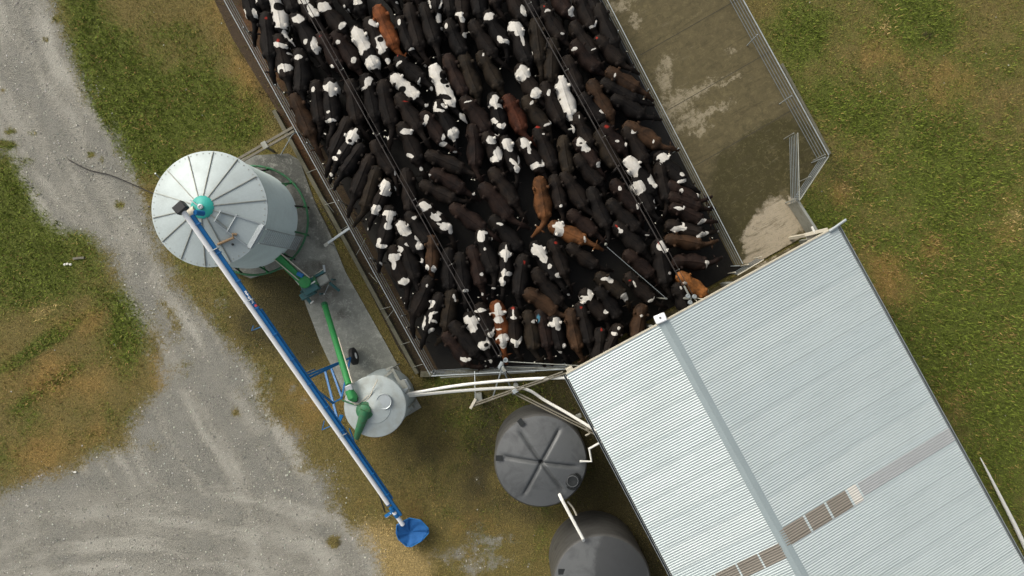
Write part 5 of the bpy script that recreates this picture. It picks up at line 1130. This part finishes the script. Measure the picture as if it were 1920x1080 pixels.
for i, (rx, ry, sx, sy, coat, head, wh, ho, mk, bl, nm) in enumerate(C):
    a = P(rx, ry, ZB); b = P(sx, sy, ZB); d_ = (b - a).xy; L = d_.length * 1.05; th = math.atan2(d_.y, d_.x)
    s = min(max(L / L0, .86), 1.14); sxx = s; syy = min(max(1.09 + (s - 1) * .6 + random.uniform(-.06, .06), .98), 1.22)
    szz = .97 + random.uniform(-.03, .04)
    hy = random.choice((-25, 0, 25))
    if head is not None:
        hp = P(head[0], head[1], 1.0); v = (hp - Vector((b.x, b.y, 0))).xy; hy = math.degrees((math.atan2(v.y, v.x) - th + PI) % (2 * PI) - PI)
        hy = min(YAWS, key=lambda q: abs(q - max(-75, min(75, hy * .95))))
    j = 0 if abs(hy) > 60 else (1 if head is None else (i % 3 == 0))
    me, ears, muz = VAR[(hy, int(j))]
    o = bpy.data.objects.new('cow', me); o.location = (a.x, a.y, COWZ); o.rotation_euler = (0, 0, th); o.scale = (sxx, syy, szz); col.objects.link(o)
    cc = COL[coat]; jt = random.uniform(.8, 1.25); o.color = (cc[0] * jt, cc[1] * jt, cc[2] * jt, 1)
    def loc(L):
        out = []
        for (x, y, ra, rb, r) in L:
            q = P(x, y, ZB if not head or math.hypot(x - head[0], y - head[1]) > 22 else 1.08); v = Matrix.Rotation(-th, 2) @ Vector((q.x - a.x, q.y - a.y))
            out.append((v.x / sxx, v.y / syy, ra * (H - ZB) / F * 1.02, rb * (H - ZB) / F * 1.02, -math.radians(r) - th))
        return out
    mt = coat_mat('patched_hide', loc(wh), loc(ho), loc([(p_[0], p_[1], p_[2] * .75, p_[3] * .75, p_[4]) for p_ in mk]), loc(bl)) if (wh or mk or bl) else PLAIN
    o.material_slots[0].link = 'OBJECT'; o.material_slots[0].material = mt
    o['category'] = 'cow'; o['group'] = 'dairy cows packed in the holding yard'
    cows.append(o)
    for (q0, q1, sg) in (((1052,-168),(1393,495),1),((330,-164),(807,704),-1),((809,705),(1063,692),-1)):
        F0 = P(*q0, 1.3).xy; F1 = P(*q1, 1.3).xy; dd = (F1 - F0).normalized(); nn_ = Vector((-dd.y, dd.x)) * sg      # points out of the yard
        over_ = -9
        for lp in (muz, Vector((-.1, 0, 0)), Vector((.9, .34, 0)), Vector((.9, -.34, 0)), Vector((.3, .28, 0)), Vector((.3, -.28, 0))):
            v = Matrix.Rotation(th, 2) @ Vector((lp[0] * sxx, lp[1] * syy)); over_ = max(over_, (Vector((a.x, a.y)) + v - F0).dot(nn_))
        if -.02 < over_ + .08 < .9: o.location.x -= nn_.x * min(over_ + .08, .34); o.location.y -= nn_.y * min(over_ + .08, .34)
    if i % 2 == 0 and head is not None or i % 5 == 0:
        for e in ears[:1 + i % 2]:
            m_ = MB(); m_.box((0, 0, 0), (.05, .035, .008)); t = m_.build('ear_tag', M['tag'], None)
            t.parent = o; t.location = e; t.rotation_euler = (random.uniform(-.6, .6), random.uniform(-.4, .4), random.uniform(0, 3))
# ---- labels
def patchlook(i):
    rx, ry, sx, sy, coat, head, wh, ho, mk, bl, nm = C[i]
    if nm: return nm
    big = sum(p[2] * p[3] for p in wh); w0 = coatword(coat)
    if not wh:
        if mk: return w0 + ' cow with red tail paint'
        return 'plain ' + w0 + ' cow'
    L = math.hypot(sx - rx, sy - ry); tr = [((p[0] - rx) * (sx - rx) + (p[1] - ry) * (sy - ry)) / L / L for p in wh]
    r_ = sum(p[2] * p[3] for p, t in zip(wh, tr) if t < .45); s_ = sum(p[2] * p[3] for p, t in zip(wh, tr) if .45 <= t < 1.12)
    sz = lambda v: 'large white' if v > 130 else 'white' if v > 35 else 'small white'
    if r_ > 0 and s_ > 0: return '%s cow, %s rump, %s shoulder mark' % (w0, sz(r_), sz(s_))
    if r_ > 0: return '%s cow with %s rump mark' % (w0, sz(r_))
    if s_ > 0: return '%s cow with %s shoulder mark' % (w0, sz(s_))
    return w0 + ' cow with white on its head'
ANCH = [(C[i][0] * .5 + C[i][2] * .5, C[i][1] * .5 + C[i][3] * .5, c_) for i, c_ in []]
short = {}
for i, c_ in enumerate(C):
    if c_[10]: short[i] = c_[10]
ctr = [((c_[0] + c_[2]) / 2, (c_[1] + c_[3]) / 2) for c_ in C]
fixed = [((430, 10), 'the top left rail end'), ((1130, 10), 'the top of the right rails'), ((808, 700), 'the bottom left yard corner'), ((1062, 700), 'the roof corner'), ((1238, 597), 'the white box on the roof edge'), ((1393, 495), 'the lower end of the right rails'), ((550, 240), 'the timber walkway end'), ((942, 690), 'the corner stay post'), ((640, 440), 'the grey bar over the kerb')]
AN = [(ctr[i], 'the ' + short[i], i) for i in short] + [(p, t, -1) for p, t in fixed]
def direc(dx, dy):
    a = math.degrees(math.atan2(dy, dx)) % 360; return ['right of', 'below right of', 'below', 'below left of', 'left of', 'above left of', 'above', 'above right of'][int((a + 22.5) // 45) % 8]
usedl = set()
def words(s): return len(s.split())
for i in sorted(range(len(C)), key=lambda k: -(C[k][10] is not None)):
    if C[i][10]:
        L = C[i][10]
        if L not in usedl: usedl.add(L); cows[i]['label'] = L; continue
    look = patchlook(i); x, y = ctr[i]; done = False
    for cyc, (p, t, k) in enumerate(sorted(AN, key=lambda q: math.hypot(q[0][0] - x, q[0][1] - y))):
        if k == i: continue
        dd = math.hypot(p[0] - x, p[1] - y); qual = 'just ' if dd < 45 else '' if dd < 110 else 'well ' if dd < 200 else 'far '
        L = '%s, %s%s %s' % (look, qual, direc(x - p[0], y - p[1]), t)
        if words(L) > 16: L = '%s, %s%s %s' % (look.replace(' mark', '').replace(' with', ''), qual, direc(x - p[0], y - p[1]), t)
        if words(L) > 16: continue
        if L not in usedl: usedl.add(L); cows[i]['label'] = L; done = True; break
    if not done:
        for (p, t, k) in sorted(AN, key=lambda q: math.hypot(q[0][0] - x, q[0][1] - y)):
            L = '%s %s %s' % (look.replace(' mark', '').replace(' with', '').replace(' cow,', ' cow').replace('dark ', ''), direc(x - p[0], y - p[1]), t)
            if k != i and words(L) <= 16 and L not in usedl: usedl.add(L); cows[i]['label'] = L; done = True; break
    if not done: print('NO LABEL', i, look)
